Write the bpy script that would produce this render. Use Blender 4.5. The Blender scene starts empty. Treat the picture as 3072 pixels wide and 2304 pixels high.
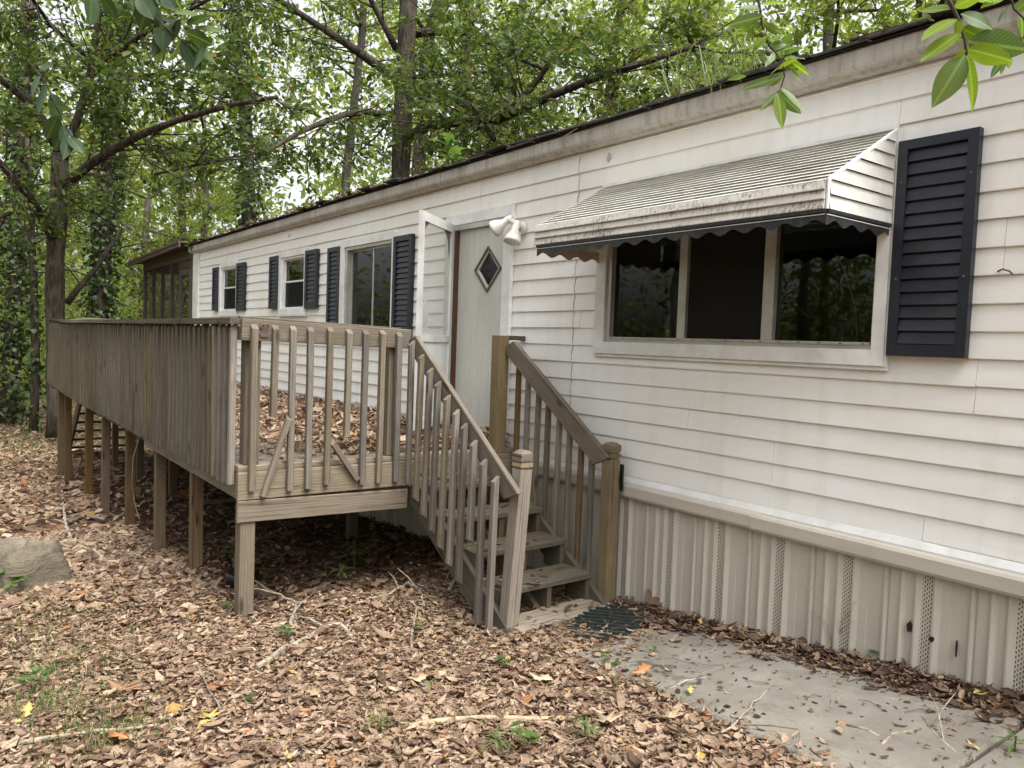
import bpy, math, random
import numpy as np
from mathutils import Vector, Matrix

random.seed(7)
rng = np.random.default_rng(7)
scene = bpy.context.scene
COL = scene.collection
R = math.radians

# ------------------------------------------------------------------ camera
YAW, PITCH, ROLL = 0.6464, 0.0535, 0.0361
fw = Vector((-math.cos(YAW) * math.cos(PITCH), math.sin(YAW) * math.cos(PITCH), -math.sin(PITCH)))
rt = Vector((math.sin(YAW), math.cos(YAW), 0.0))
up = rt.cross(fw)
cr, sr = math.cos(ROLL), math.sin(ROLL)
rt, up = cr * rt + sr * up, -sr * rt + cr * up
cam_data = bpy.data.cameras.new('camera')
cam = bpy.data.objects.new('camera', cam_data)
COL.objects.link(cam)
M = Matrix((rt, up, -fw)).transposed().to_4x4()
M.translation = Vector((0.0, -3.839, 1.6))
cam.matrix_world = M
cam_data.sensor_width = 36.0
cam_data.lens = 36.0 * 2301.17 / 3072.0
cam_data.clip_start = 0.05
cam_data.clip_end = 600.0
scene.camera = cam

# ------------------------------------------------------------------ sky, sun, exposure
SUN_AZ, SUN_EL = R(86.0), R(60.0)          # azimuth clockwise from +Y
world = bpy.data.worlds.new('World')
scene.world = world
world.use_nodes = True
wn = world.node_tree
wn.nodes.clear()
w_out = wn.nodes.new('ShaderNodeOutputWorld')
w_bg = wn.nodes.new('ShaderNodeBackground')
w_hs = wn.nodes.new('ShaderNodeHueSaturation')
w_sky = wn.nodes.new('ShaderNodeTexSky')
w_sky.sky_type = 'NISHITA'
w_sky.sun_disc = False
w_sky.sun_elevation = SUN_EL
w_sky.sun_rotation = SUN_AZ
w_sky.air_density = 1.0
w_sky.dust_density = 6.0
w_sky.ozone_density = 1.0
w_hs.inputs['Saturation'].default_value = 0.16     # bright overcast: the cloud takes the blue out
wn.links.new(w_sky.outputs[0], w_hs.inputs['Color'])
wn.links.new(w_hs.outputs[0], w_bg.inputs['Color'])
w_bg.inputs['Strength'].default_value = 0.15
wn.links.new(w_bg.outputs[0], w_out.inputs['Surface'])

sun_d = bpy.data.lights.new('sun', 'SUN')
sun_d.energy = 0.75
sun_d.angle = R(35.0)
sun_d.color = (1.0, 0.965, 0.90)
sun = bpy.data.objects.new('sun', sun_d)
COL.objects.link(sun)
to_sun = Vector((math.sin(SUN_AZ) * math.cos(SUN_EL), math.cos(SUN_AZ) * math.cos(SUN_EL), math.sin(SUN_EL)))
sun.rotation_euler = to_sun.to_track_quat('Z', 'Y').to_euler()
sun.location = to_sun * 40

scene.view_settings.view_transform = 'Standard'
scene.view_settings.look = 'None'
scene.view_settings.gamma = 1.0
scene.view_settings.exposure = 1.32
scene.view_settings.use_curve_mapping = False
scene.render.engine = 'CYCLES'
scene.cycles.max_bounces = 12
scene.cycles.diffuse_bounces = 9
scene.cycles.glossy_bounces = 3
scene.cycles.transmission_bounces = 9
scene.cycles.transparent_max_bounces = 12
scene.cycles.volume_bounces = 1
scene.cycles.volume_max_steps = 64
scene.cycles.caustics_reflective = False
scene.cycles.caustics_refractive = False
scene.cycles.use_denoising = True
try:
    scene.cycles.denoiser = 'OPENIMAGEDENOISE'
    scene.cycles.denoising_prefilter = 'ACCURATE'
except Exception:
    pass

# ------------------------------------------------------------------ material helpers
class NT:
    def __init__(s, name):
        s.m = bpy.data.materials.new(name)
        s.m.use_nodes = True
        s.t = s.m.node_tree
        s.b = s.t.nodes['Principled BSDF']
        s.out = s.t.nodes['Material Output']
    def n(s, kind, **kw):
        nd = s.t.nodes.new('ShaderNode' + kind)
        for k, v in kw.items():
            if k.startswith('p_'):
                setattr(nd, k[2:], v)
            else:
                key = int(k[1:]) if k[0] == 'i' and k[1:].isdigit() else k.replace('_', ' ')
                s.set(nd.inputs[key], v)
        return nd
    def set(s, sock, v):
        if isinstance(v, bpy.types.NodeSocket):
            s.t.links.new(v, sock)
        else:
            sock.default_value = v
    def ramp(s, fac, stops):
        r = s.t.nodes.new('ShaderNodeValToRGB')
        s.t.links.new(fac, r.inputs[0])
        e = r.color_ramp.elements
        while len(e) < len(stops):
            e.new(0.5)
        for el, (p, c) in zip(e, stops):
            el.position = p
            el.color = (c[0], c[1], c[2], 1.0) if not isinstance(c, (int, float)) else (c, c, c, 1.0)
        return r.outputs[0]
    def mix(s, fac, a, b, mode='MIX'):
        x = s.t.nodes.new('ShaderNodeMix')
        x.data_type = 'RGBA'
        x.blend_type = mode
        x.clamp_factor = True
        s.set(x.inputs[0], fac)
        for sock, v in ((x.inputs[6], a), (x.inputs[7], b)):
            if isinstance(v, tuple):
                v = (v[0], v[1], v[2], 1.0)
            s.set(sock, v)
        return x.outputs[2]
    def math(s, op, a, b=0.0, c=0.0):
        x = s.t.nodes.new('ShaderNodeMath')
        x.operation = op
        s.set(x.inputs[0], a); s.set(x.inputs[1], b); s.set(x.inputs[2], c)
        return x.outputs[0]
    def coords(s, scale=(1, 1, 1), rand=0.0, kind='Object'):
        tc = s.t.nodes.new('ShaderNodeTexCoord')
        src = tc.outputs[kind]
        if rand:
            oi = s.t.nodes.new('ShaderNodeObjectInfo')
            mu = s.math('MULTIPLY', oi.outputs['Random'], rand)
            cb = s.n('CombineXYZ', i0=mu, i1=mu, i2=mu)
            ad = s.t.nodes.new('ShaderNodeVectorMath')
            s.t.links.new(src, ad.inputs[0]); s.t.links.new(cb.outputs[0], ad.inputs[1])
            src = ad.outputs[0]
        mp = s.t.nodes.new('ShaderNodeMapping')
        s.t.links.new(src, mp.inputs[0])
        mp.inputs['Scale'].default_value = scale
        return mp.outputs[0]
    def noise(s, vec, scale=1.0, detail=4.0, rough=0.55, dist=0.0):
        x = s.n('TexNoise', Scale=scale, Detail=detail, Roughness=rough, Distortion=dist)
        s.t.links.new(vec, x.inputs['Vector'])
        return x.outputs[0]
    def bump(s, h, strength=0.3, dist=0.01):
        b = s.n('Bump', Strength=strength, Distance=dist)
        s.t.links.new(h, b.inputs['Height'])
        s.t.links.new(b.outputs[0], s.b.inputs['Normal'])
        return b
    def fin(s, color=None, rough=0.6, spec=0.4, metal=0.0):
        if color is not None:
            if isinstance(color, tuple):
                color = (color[0], color[1], color[2], 1.0)
            s.set(s.b.inputs['Base Color'], color)
        s.set(s.b.inputs['Roughness'], rough)
        s.b.inputs['Specular IOR Level'].default_value = spec
        s.b.inputs['Metallic'].default_value = metal
        return s.m
    def island(s):
        return s.n('NewGeometry').outputs['Random Per Island']

MAT = {}

def m_wood(name, dark, mid, light, moss=0.35, moss_col=(0.10, 0.105, 0.05), rough=0.8, var=0.5):
    k = NT(name)
    v = k.coords((2.6, 34, 34), rand=61.0)
    g1 = k.noise(v, 1.0, 8, 0.72, 1.1)
    v2 = k.coords((0.8, 5, 5), rand=33.0)
    g2 = k.noise(v2, 1.4, 4, 0.6, 1.2)
    wv = k.n('TexWave', p_wave_type='RINGS', p_rings_direction='X', Scale=9.0, Distortion=5.0, Detail=3.0, Detail_Scale=1.5)
    k.t.links.new(k.coords((0.35, 2.4, 2.4), rand=17.0), wv.inputs['Vector'])
    gr = k.math('ADD', k.math('MULTIPLY', g1, 0.6), k.math('MULTIPLY', wv.outputs['Fac'], 0.14))
    gr = k.math('ADD', gr, k.math('MULTIPLY', g2, 0.33))
    c = k.ramp(gr, [(0.22, dark), (0.52, mid), (0.84, light)])
    ms = k.noise(k.coords((1.1, 3, 3), rand=91.0), 1.3, 5, 0.65)
    mk = k.math('MULTIPLY', k.ramp(ms, [(0.45, 0.0), (0.72, 1.0)]), moss)
    c = k.mix(mk, c, moss_col)
    kn = k.n('TexVoronoi', Scale=1.0); k.t.links.new(k.coords((2.3, 9, 9), rand=77.0), kn.inputs['Vector'])
    c = k.mix(k.ramp(kn.outputs['Distance'], [(0.06, 0.85), (0.17, 0.0)]), c, tuple(x * 0.42 for x in dark))
    st_ = k.noise(k.coords((3.0, 8, 8), rand=53.0), 1.0, 5, 0.7)
    c = k.mix(k.math('MULTIPLY', k.ramp(st_, [(0.55, 0.0), (0.75, 1.0)]), 0.45), c, tuple(x * 0.8 for x in dark))
    oi = k.t.nodes.new('ShaderNodeObjectInfo')
    hv = k.n('HueSaturation')
    k.set(hv.inputs['Value'], k.math('MULTIPLY_ADD', oi.outputs['Random'], var, 1.02 - var / 2))
    k.set(hv.inputs['Saturation'], k.math('MULTIPLY_ADD', k.math('FRACT', k.math('MULTIPLY', oi.outputs['Random'], 7.3)), 0.55, 0.65))
    k.set(hv.inputs['Color'], c)
    ck = k.noise(k.coords((0.9, 60, 60), rand=11.0), 1.0, 3, 0.5)
    c2 = k.mix(k.ramp(ck, [(0.30, 0.75), (0.40, 0.0)]), hv.outputs[0], (0.035, 0.028, 0.02))
    k.bump(k.math('ADD', g1, k.math('MULTIPLY', ck, 0.5)), 0.55, 0.004)
    MAT[name] = k.fin(c2, rough, 0.25)

m_wood('weathered_wood', (0.078, 0.062, 0.046), (0.172, 0.144, 0.110), (0.285, 0.246, 0.196), 0.36, (0.088, 0.078, 0.044))
m_wood('pale_wood', (0.118, 0.09, 0.062), (0.24, 0.192, 0.140), (0.36, 0.302, 0.23), 0.16)
m_wood('mossy_shaded_wood', (0.044, 0.035, 0.023), (0.096, 0.079, 0.052), (0.16, 0.135, 0.092), 0.5, (0.064, 0.058, 0.028), var=0.18)  # moss, plus a base colour darkened for the shaded long side
m_wood('brown_post_wood', (0.060, 0.036, 0.016), (0.125, 0.078, 0.036), (0.20, 0.132, 0.066), 0.25, (0.06, 0.055, 0.03))
m_wood('handrail_wood', (0.085, 0.058, 0.03), (0.175, 0.126, 0.07), (0.27, 0.205, 0.125), 0.4, (0.10, 0.085, 0.035), var=0.2)
m_wood('porch_wood', (0.036, 0.027, 0.02), (0.075, 0.058, 0.045), (0.125, 0.10, 0.08), 0.1)

def m_siding(name, base, warm, dirt, algae=True):
    k = NT(name)
    v = k.coords((1, 1, 1))
    n1 = k.noise(k.coords((0.55, 1, 0.9)), 1.0, 4, 0.6)
    c = k.mix(k.ramp(n1, [(0.42, 0.0), (0.62, 0.75)]), base, warm)
    st = k.noise(k.coords((9, 9, 0.7)), 1.0, 5, 0.6)
    c = k.mix(k.math('MULTIPLY', k.ramp(st, [(0.50, 0.0), (0.76, 1.0)]), 0.30), c, dirt)
    sp = k.noise(v, 60, 2, 0.5)
    c = k.mix(k.math('MULTIPLY', k.ramp(sp, [(0.72, 0.0), (0.80, 1.0)]), 0.3), c, (0.3, 0.26, 0.2))
    if algae:
        geo = k.n('NewGeometry')
        sx = k.n('SeparateXYZ'); k.t.links.new(geo.outputs['Position'], sx.inputs[0])
        az = k.math('MULTIPLY', k.ramp(k.math('MULTIPLY', sx.outputs[2], 0.5), [(0.40, 1.0), (0.62, 0.0)]),
                    k.ramp(k.math('MULTIPLY_ADD', sx.outputs[0], -0.1, 0.0), [(0.55, 0.0), (0.70, 1.0)]))
        an = k.ramp(k.noise(k.coords((1.6, 1, 3.0)), 1.8, 6, 0.7), [(0.52, 0.0), (0.72, 1.0)])
        c = k.mix(k.math('MULTIPLY', k.math('MULTIPLY', az, an), 0.55), c, (0.30, 0.38, 0.17))
    wv = k.noise(k.coords((1.3, 1, 7)), 1.5, 2, 0.5)
    em = k.noise(k.coords((9, 9, 160)), 1.0, 3, 0.6)
    k.bump(k.math('ADD', k.math('MULTIPLY', wv, 1.6), k.math('MULTIPLY', em, 0.08)), 0.35, 0.006)
    MAT[name] = k.fin(c, 0.42, 0.4)

m_siding('white_siding', (0.825, 0.82, 0.80), (0.79, 0.755, 0.685), (0.56, 0.50, 0.40))
m_siding('beige_vinyl', (0.50, 0.452, 0.385), (0.46, 0.415, 0.35), (0.36, 0.31, 0.25), False)

def m_plain(name, col, rough=0.5, spec=0.4, metal=0.0, var=0.12, nscale=6.0, dirt=None, dirt_amt=0.35, streak=False, bump=0.0, rnd=0.0):
    k = NT(name)
    v = k.coords((1, 1, 1), rand=41.0)
    n = k.noise(v, nscale, 5, 0.62)
    lo = tuple(x * (1 - var) for x in col); hi = tuple(min(1, x * (1 + var)) for x in col)
    c = k.ramp(n, [(0.32, lo), (0.68, hi)])
    if dirt:
        sc = (22, 22, 2.2) if streak else (3, 3, 3)
        d = k.noise(k.coords(sc, rand=19.0), 1.0, 6, 0.7)
        c = k.mix(k.math('MULTIPLY', k.ramp(d, [(0.48, 0.0), (0.70, 1.0)]), dirt_amt), c, dirt)
    if rnd:
        oi = k.t.nodes.new('ShaderNodeObjectInfo')
        hv = k.n('HueSaturation')
        k.set(hv.inputs['Value'], k.math('MULTIPLY_ADD', oi.outputs['Random'], rnd, 1 - rnd / 2))
        k.set(hv.inputs['Color'], c); c = hv.outputs[0]
    if bump:
        k.bump(n, bump, 0.01)
    MAT[name] = k.fin(c, rough, spec, metal)

m_plain('white_trim', (0.74, 0.74, 0.73), 0.4, dirt=(0.42, 0.39, 0.33), dirt_amt=0.35)
m_plain('fascia_metal', (0.47, 0.445, 0.40), 0.5, dirt=(0.20, 0.175, 0.14), dirt_amt=0.75, streak=True)
m_plain('aluminium', (0.50, 0.49, 0.46), 0.38, 0.5, 0.55, dirt=(0.25, 0.22, 0.17), dirt_amt=0.4)
m_plain('black_shutter', (0.012, 0.015, 0.024), 0.42, 0.45, dirt=(0.06, 0.065, 0.07), dirt_amt=0.3)
m_plain('awning_top_metal', (0.70, 0.69, 0.635), 0.45, 0.45, dirt=(0.16, 0.14, 0.10), dirt_amt=0.55, nscale=14)
m_plain('awning_side_metal', (0.62, 0.61, 0.57), 0.4, dirt=(0.36, 0.33, 0.27), dirt_amt=0.4)
m_plain('valance_black', (0.022, 0.023, 0.025), 0.45, 0.4, dirt=(0.09, 0.09, 0.085), dirt_amt=0.5, streak=True)
m_plain('valance_tan', (0.42, 0.34, 0.26), 0.55)
m_plain('door_paint', (0.56, 0.56, 0.515), 0.45, var=0.06, nscale=2.5, dirt=(0.34, 0.32, 0.26), dirt_amt=0.35, streak=True)
m_plain('brown_jamb', (0.075, 0.03, 0.018), 0.5)
m_plain('olive_moulding', (0.10, 0.088, 0.058), 0.5)
m_plain('storm_panel', (0.60, 0.62, 0.61), 0.35, dirt=(0.4, 0.39, 0.34), dirt_amt=0.3)
m_plain('storm_frame', (0.56, 0.565, 0.56), 0.4, dirt=(0.36, 0.34, 0.29), dirt_amt=0.45)
m_plain('black_plastic', (0.012, 0.012, 0.013), 0.35)
m_plain('rust_metal', (0.11, 0.085, 0.07), 0.7, dirt=(0.2, 0.09, 0.04), dirt_amt=0.7)
m_plain('lamp_white', (0.66, 0.64, 0.59), 0.4, dirt=(0.36, 0.32, 0.25), dirt_amt=0.5)
m_plain('lamp_lens', (0.55, 0.48, 0.38), 0.2, 0.5)
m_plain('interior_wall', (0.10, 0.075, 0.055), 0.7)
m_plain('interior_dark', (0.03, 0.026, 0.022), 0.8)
m_plain('blind_cloth', (0.42, 0.42, 0.38), 0.8)
m_plain('curtain_cloth', (0.05, 0.05, 0.045), 0.9)
m_plain('shingle', (0.075, 0.07, 0.066), 0.95, 0.15, var=0.35, nscale=40, dirt=(0.16, 0.15, 0.13), dirt_amt=0.5, bump=0.4, rnd=0.6)
m_plain('roof_felt', (0.035, 0.032, 0.03), 0.95, 0.1)
m_plain('porch_roof', (0.10, 0.06, 0.045), 0.7, dirt=(0.05, 0.045, 0.035), dirt_amt=0.6)
m_plain('rubber_mat', (0.018, 0.024, 0.023), 0.7, dirt=(0.05, 0.07, 0.06), dirt_amt=0.6, nscale=60, bump=0.5)
m_plain('caulk', (0.42, 0.36, 0.28), 0.7, var=0.5, nscale=25)
m_plain('mud', (0.46, 0.42, 0.35), 0.9, bump=0.5, nscale=50)
m_plain('clay_block', (0.24, 0.10, 0.05), 0.9)
m_plain('stick_bark', (0.27, 0.225, 0.17), 0.85, 0.2, var=0.4, nscale=30, dirt=(0.48, 0.45, 0.39), dirt_amt=0.6, bump=0.5, rnd=0.6)
m_plain('twig_bark', (0.15, 0.11, 0.075), 0.9, 0.15, var=0.5, nscale=9)
m_plain('stick_pale', (0.42, 0.31, 0.19), 0.8, 0.2, var=0.3, nscale=18, dirt=(0.42, 0.40, 0.35), dirt_amt=0.7, bump=0.4)

# glass: clear thin pane with a fresnel reflection
k = NT('window_glass')
fr = k.n('Fresnel', IOR=1.5)
tr = k.n('BsdfTransparent'); tr.inputs[0].default_value = (0.62, 0.66, 0.63, 1)
gl = k.n('BsdfGlossy', Roughness=0.02)
wob = k.n('Bump', Strength=0.03, Distance=0.01)
k.t.links.new(k.noise(k.coords((1, 1, 1)), 3.0, 2), wob.inputs['Height'])
k.t.links.new(wob.outputs[0], gl.inputs['Normal'])
mx = k.n('MixShader')
k.t.links.new(k.math('MULTIPLY', fr.outputs[0], 1.0), mx.inputs[0])
k.t.links.new(tr.outputs[0], mx.inputs[1]); k.t.links.new(gl.outputs[0], mx.inputs[2])
k.t.links.new(mx.outputs[0], k.out.inputs['Surface'])
MAT['window_glass'] = k.m

def m_screen(name, col, see):
    k = NT(name)
    tr = k.n('BsdfTransparent')
    df = k.n('BsdfDiffuse'); df.inputs[0].default_value = (*col, 1)
    mx = k.n('MixShader'); mx.inputs[0].default_value = 1 - see
    k.t.links.new(tr.outputs[0], mx.inputs[1]); k.t.links.new(df.outputs[0], mx.inputs[2])
    k.t.links.new(mx.outputs[0], k.out.inputs['Surface'])
    MAT[name] = k.m
m_screen('insect_screen', (0.03, 0.03, 0.028), 0.42)
m_screen('porch_screen', (0.085, 0.082, 0.07), 0.70)
# film on the storm door: mostly clear, creased, slightly milky
k = NT('storm_film')
tr = k.n('BsdfTransparent'); tr.inputs[0].default_value = (0.86, 0.87, 0.86, 1)
gl = k.n('BsdfGlossy', Roughness=0.12)
df = k.n('BsdfDiffuse'); df.inputs[0].default_value = (0.5, 0.5, 0.48, 1)
bm_ = k.n('Bump', Strength=0.5, Distance=0.03)
k.t.links.new(k.noise(k.coords((2, 2, 0.8)), 3.0, 3, 0.5, 0.6), bm_.inputs['Height'])
k.t.links.new(bm_.outputs[0], gl.inputs['Normal'])
m1 = k.n('MixShader'); m1.inputs[0].default_value = 0.16
k.t.links.new(tr.outputs[0], m1.inputs[1]); k.t.links.new(gl.outputs[0], m1.inputs[2])
m2 = k.n('MixShader'); m2.inputs[0].default_value = 0.16
k.t.links.new(m1.outputs[0], m2.inputs[1]); k.t.links.new(df.outputs[0], m2.inputs[2])
k.t.links.new(m2.outputs[0], k.out.inputs['Surface'])
MAT['storm_film'] = k.m

# awning front: chalky white with dark mildew hanging from each lap
k = NT('awning_front_metal')
n = k.noise(k.coords((1, 1, 1)), 5, 4)
c = k.ramp(n, [(0.3, (0.50, 0.475, 0.43)), (0.7, (0.60, 0.58, 0.53))])
stx = k.noise(k.coords((90, 90, 14)), 1.0, 6, 0.75, 0.6)
big = k.noise(k.coords((3, 3, 12)), 1.0, 3, 0.6)
mk = k.ramp(k.math('MULTIPLY', stx, k.math('ADD', big, 0.52)), [(0.50, 0.0), (0.66, 1.0)])
c = k.mix(k.math('MULTIPLY', mk, 0.8), c, (0.085, 0.06, 0.05))
MAT['awning_front_metal'] = k.fin(c, 0.6, 0.3)

# perforated skirting strip: beige with small dark slots
k = NT('vent_strip_vinyl')
br = k.n('TexBrick', p_offset=0.5, Scale=1.0, Mortar_Size=0.24, Mortar_Smooth=0.1, Brick_Width=1.0, Row_Height=1.0)
br.inputs['Color1'].default_value = (0.075, 0.065, 0.052, 1); br.inputs['Color2'].default_value = (0.10, 0.085, 0.068, 1)
br.inputs['Mortar'].default_value = (0.53, 0.485, 0.41, 1)
geo_m = k.n('TexCoord')
sp_ = k.n('SeparateXYZ'); k.t.links.new(geo_m.outputs['Object'], sp_.inputs[0])
cb_ = k.n('CombineXYZ', i0=k.math('MULTIPLY', sp_.outputs[2], 46.0), i1=k.math('MULTIPLY', sp_.outputs[0], 92.0), i2=0.0)
k.t.links.new(cb_.outputs[0], br.inputs['Vector'])
MAT['vent_strip_vinyl'] = k.fin(br.outputs[0], 0.5, 0.35)

# bark
def m_bark(name, a, b, c_, sc=1.0):
    k = NT(name)
    v = k.coords((sc * 9, sc * 9, sc * 2.0))
    n = k.noise(v, 1.0, 8, 0.72, 0.5)
    vo = k.n('TexVoronoi', Scale=1.6); k.t.links.new(v, vo.inputs['Vector'])
    h = k.math('ADD', n, k.math('MULTIPLY', vo.outputs[0], 0.45))
    c = k.ramp(h, [(0.42, a), (0.66, b), (0.95, c_)])
    li = k.noise(k.coords((1.3, 1.3, 1.1)), 2.2, 5, 0.7)
    c = k.mix(k.math('MULTIPLY', k.ramp(li, [(0.55, 0.0), (0.70, 1.0)]), 0.35), c, (0.125, 0.125, 0.10))
    k.bump(h, 0.9, 0.03)
    MAT[name] = k.fin(c, 0.92, 0.15)
m_bark('oak_bark', (0.014, 0.011, 0.009), (0.048, 0.038, 0.029), (0.095, 0.078, 0.062))
m_bark('grey_bark', (0.024, 0.02, 0.017), (0.068, 0.058, 0.048), (0.12, 0.105, 0.09))

# leaves
def m_leaf(name, stops, trans=0.5, tgain=(1.5, 1.6, 0.8), rough=0.45, spec=0.35):
    k = NT(name)
    r = k.island()
    c = k.ramp(r, stops)
    k.fin(c, rough, spec)
    tl = k.n('BsdfTranslucent')
    mu = k.mix(1.0, c, tgain, 'MULTIPLY')
    k.t.links.new(mu, tl.inputs[0])
    mx = k.n('MixShader'); mx.inputs[0].default_value = trans
    k.t.links.new(k.b.outputs[0], mx.inputs[1]); k.t.links.new(tl.outputs[0], mx.inputs[2])
    k.t.links.new(mx.outputs[0], k.out.inputs['Surface'])
    MAT[name] = k.m
G0 = [(0.0, (0.055, 0.085, 0.020)), (0.35, (0.092, 0.125, 0.028)), (0.7, (0.138, 0.165, 0.036)), (0.985, (0.16, 0.195, 0.045)), (0.996, (0.24, 0.13, 0.04))]
m_leaf('oak_leaf', G0, 0.42)
m_leaf('oak_leaf_near', [(0.0, (0.038, 0.067, 0.017)), (0.4, (0.066, 0.104, 0.025)), (0.8, (0.100, 0.140, 0.033)), (0.985, (0.155, 0.175, 0.042)), (0.996, (0.24, 0.13, 0.04))], 0.38)  # near crowns, colour darkened to stand against the glowing background
m_leaf('oak_leaf_backlit', [(0.0, (0.11, 0.145, 0.036)), (0.5, (0.178, 0.218, 0.054)), (1.0, (0.25, 0.282, 0.08))], 0.55)  # paler copy for far crowns: backlit glow put into the colour
m_leaf('far_leaf_backlit', [(0.0, (0.152, 0.19, 0.055)), (0.5, (0.225, 0.268, 0.085)), (1.0, (0.295, 0.33, 0.12))], 0.55)  # palest copy: bright hazy distance put into the leaf colour
m_leaf('ivy_leaf', [(0.0, (0.022, 0.042, 0.014)), (0.6, (0.045, 0.08, 0.022)), (1.0, (0.10, 0.15, 0.04))], 0.25, rough=0.35)
m_leaf('weed_leaf', [(0.0, (0.06, 0.11, 0.03)), (0.5, (0.10, 0.165, 0.045)), (1.0, (0.155, 0.215, 0.07))], 0.4)
m_leaf('grass_blade', [(0.0, (0.10, 0.15, 0.05)), (0.6, (0.19, 0.24, 0.09)), (1.0, (0.33, 0.32, 0.15))], 0.35)
def m_dry(name, stops):
    k = NT(name)
    c = k.ramp(k.island(), stops)
    n = k.noise(k.coords((1, 1, 1)), 85.0, 4, 0.65)
    c = k.mix(1.0, c, k.ramp(n, [(0.30, (0.55, 0.50, 0.46)), (0.5, (1.0, 1.0, 1.0)), (0.72, (1.18, 1.16, 1.12))]), 'MULTIPLY')
    k.fin(c, 0.62, 0.3)
    tl = k.n('BsdfTranslucent'); k.t.links.new(c, tl.inputs[0])
    mx = k.n('MixShader'); mx.inputs[0].default_value = 0.14
    k.t.links.new(k.b.outputs[0], mx.inputs[1]); k.t.links.new(tl.outputs[0], mx.inputs[2])
    k.t.links.new(mx.outputs[0], k.out.inputs['Surface'])
    MAT[name] = k.m
m_dry('dry_leaf', [(0.0, (0.105, 0.064, 0.044)), (0.15, (0.175, 0.112, 0.075)), (0.38, (0.25, 0.168, 0.112)), (0.64, (0.325, 0.228, 0.154)), (0.88, (0.405, 0.300, 0.208)), (0.965, (0.50, 0.385, 0.27)), (0.98, (0.34, 0.165, 0.068)), (0.995, (0.27, 0.115, 0.045)), (0.998, (0.54, 0.41, 0.13))])
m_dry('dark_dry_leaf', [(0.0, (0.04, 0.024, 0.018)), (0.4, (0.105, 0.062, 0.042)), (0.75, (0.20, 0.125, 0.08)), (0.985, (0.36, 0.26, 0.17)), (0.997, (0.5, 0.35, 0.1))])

# big near leaf, veined, with spots
def m_near_leaf(name, lo, hi, tgain=(1.5, 1.55, 0.7), spots=True, trans=0.5):
    k = NT(name)
    tc = k.n('TexCoord'); sp = k.n('SeparateXYZ'); k.t.links.new(tc.outputs['Object'], sp.inputs[0])
    oi = k.n('ObjectInfo')
    c = k.mix(oi.outputs['Random'], lo, hi)
    mid = k.ramp(k.math('ABSOLUTE', sp.outputs[1]), [(0.012, 0.8), (0.03, 0.0)])
    ve = k.n('TexWave', Scale=4.2, Distortion=0.4); ve.bands_direction = 'X'
    vv = k.n('CombineXYZ', i0=k.math('SUBTRACT', sp.outputs[0], k.math('ABSOLUTE', sp.outputs[1])), i1=0.0, i2=0.0)
    k.t.links.new(vv.outputs[0], ve.inputs['Vector'])
    c = k.mix(k.math('MULTIPLY', k.ramp(ve.outputs['Fac'], [(0.86, 0.0), (1.0, 1.0)]), 0.35), c, tuple(min(1, x * 1.6) for x in hi))
    c = k.mix(mid, c, tuple(min(1, x * 1.5) for x in hi))
    if spots:
        s1 = k.noise(k.coords((1, 1, 1), rand=23.0), 5.5, 4, 0.6)
        c = k.mix(k.ramp(s1, [(0.66, 0.0), (0.72, 0.85)]), c, (0.11, 0.07, 0.03))
    k.fin(c, 0.38, 0.4)
    tl = k.n('BsdfTranslucent')
    k.t.links.new(k.mix(1.0, c, tgain, 'MULTIPLY'), tl.inputs[0])
    mx = k.n('MixShader'); mx.inputs[0].default_value = trans
    k.t.links.new(k.b.outputs[0], mx.inputs[1]); k.t.links.new(tl.outputs[0], mx.inputs[2])
    k.t.links.new(mx.outputs[0], k.out.inputs['Surface'])
    MAT[name] = k.m
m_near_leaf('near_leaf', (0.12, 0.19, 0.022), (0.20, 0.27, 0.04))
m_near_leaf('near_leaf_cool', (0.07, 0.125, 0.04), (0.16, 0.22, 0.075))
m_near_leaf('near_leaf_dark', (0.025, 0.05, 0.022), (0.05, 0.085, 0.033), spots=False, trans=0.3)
for nm, col in (('yellow', (0.62, 0.46, 0.14)), ('brown', (0.27, 0.15, 0.085)), ('tan', (0.52, 0.38, 0.24)), ('orange', (0.38, 0.18, 0.075))):
    m_near_leaf('fallen_' + nm, tuple(x * 0.85 for x in col), tuple(min(1, x * 1.1) for x in col), (1.2, 1.0, 0.7), False, 0.12)

# ground
k = NT('forest_floor')
v = k.coords((1, 1, 1))
vo = k.n('TexVoronoi', Scale=17.0, Randomness=1.0); k.t.links.new(v, vo.inputs['Vector'])
hs = k.n('SeparateColor'); k.t.links.new(vo.outputs['Color'], hs.inputs[0])
c = k.ramp(hs.outputs[0], [(0.0, (0.045, 0.028, 0.02)), (0.35, (0.12, 0.072, 0.048)), (0.65, (0.21, 0.135, 0.085)), (1.0, (0.36, 0.26, 0.165))])
pn = k.noise(v, 0.35, 5, 0.6)
c = k.mix(k.ramp(pn, [(0.42, 0.0), (0.60, 0.75)]), c, (0.075, 0.040, 0.025))
gn = k.noise(v, 0.22, 4, 0.65)
gs = k.n('SeparateXYZ'); k.t.links.new(v, gs.inputs[0])
far = k.ramp(k.math('MULTIPLY_ADD', gs.outputs[0], -0.025, 0.0), [(0.40, 0.0), (0.56, 1.0)])
c = k.mix(k.math('MULTIPLY', k.ramp(gn, [(0.42, 0.0), (0.60, 0.8)]), far), c, (0.16, 0.19, 0.06))
k.bump(k.math('ADD', vo.outputs['Distance'], k.noise(v, 30, 4)), 0.8, 0.03)
ud = k.math('MULTIPLY', k.ramp(k.math('MULTIPLY_ADD', gs.outputs[1], 0.25, 1.0), [(0.42, 0.0), (0.50, 1.0)]), k.ramp(k.math('MULTIPLY_ADD', gs.outputs[0], -0.1, 0.0), [(0.47, 0.0), (0.55, 1.0)]))
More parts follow.
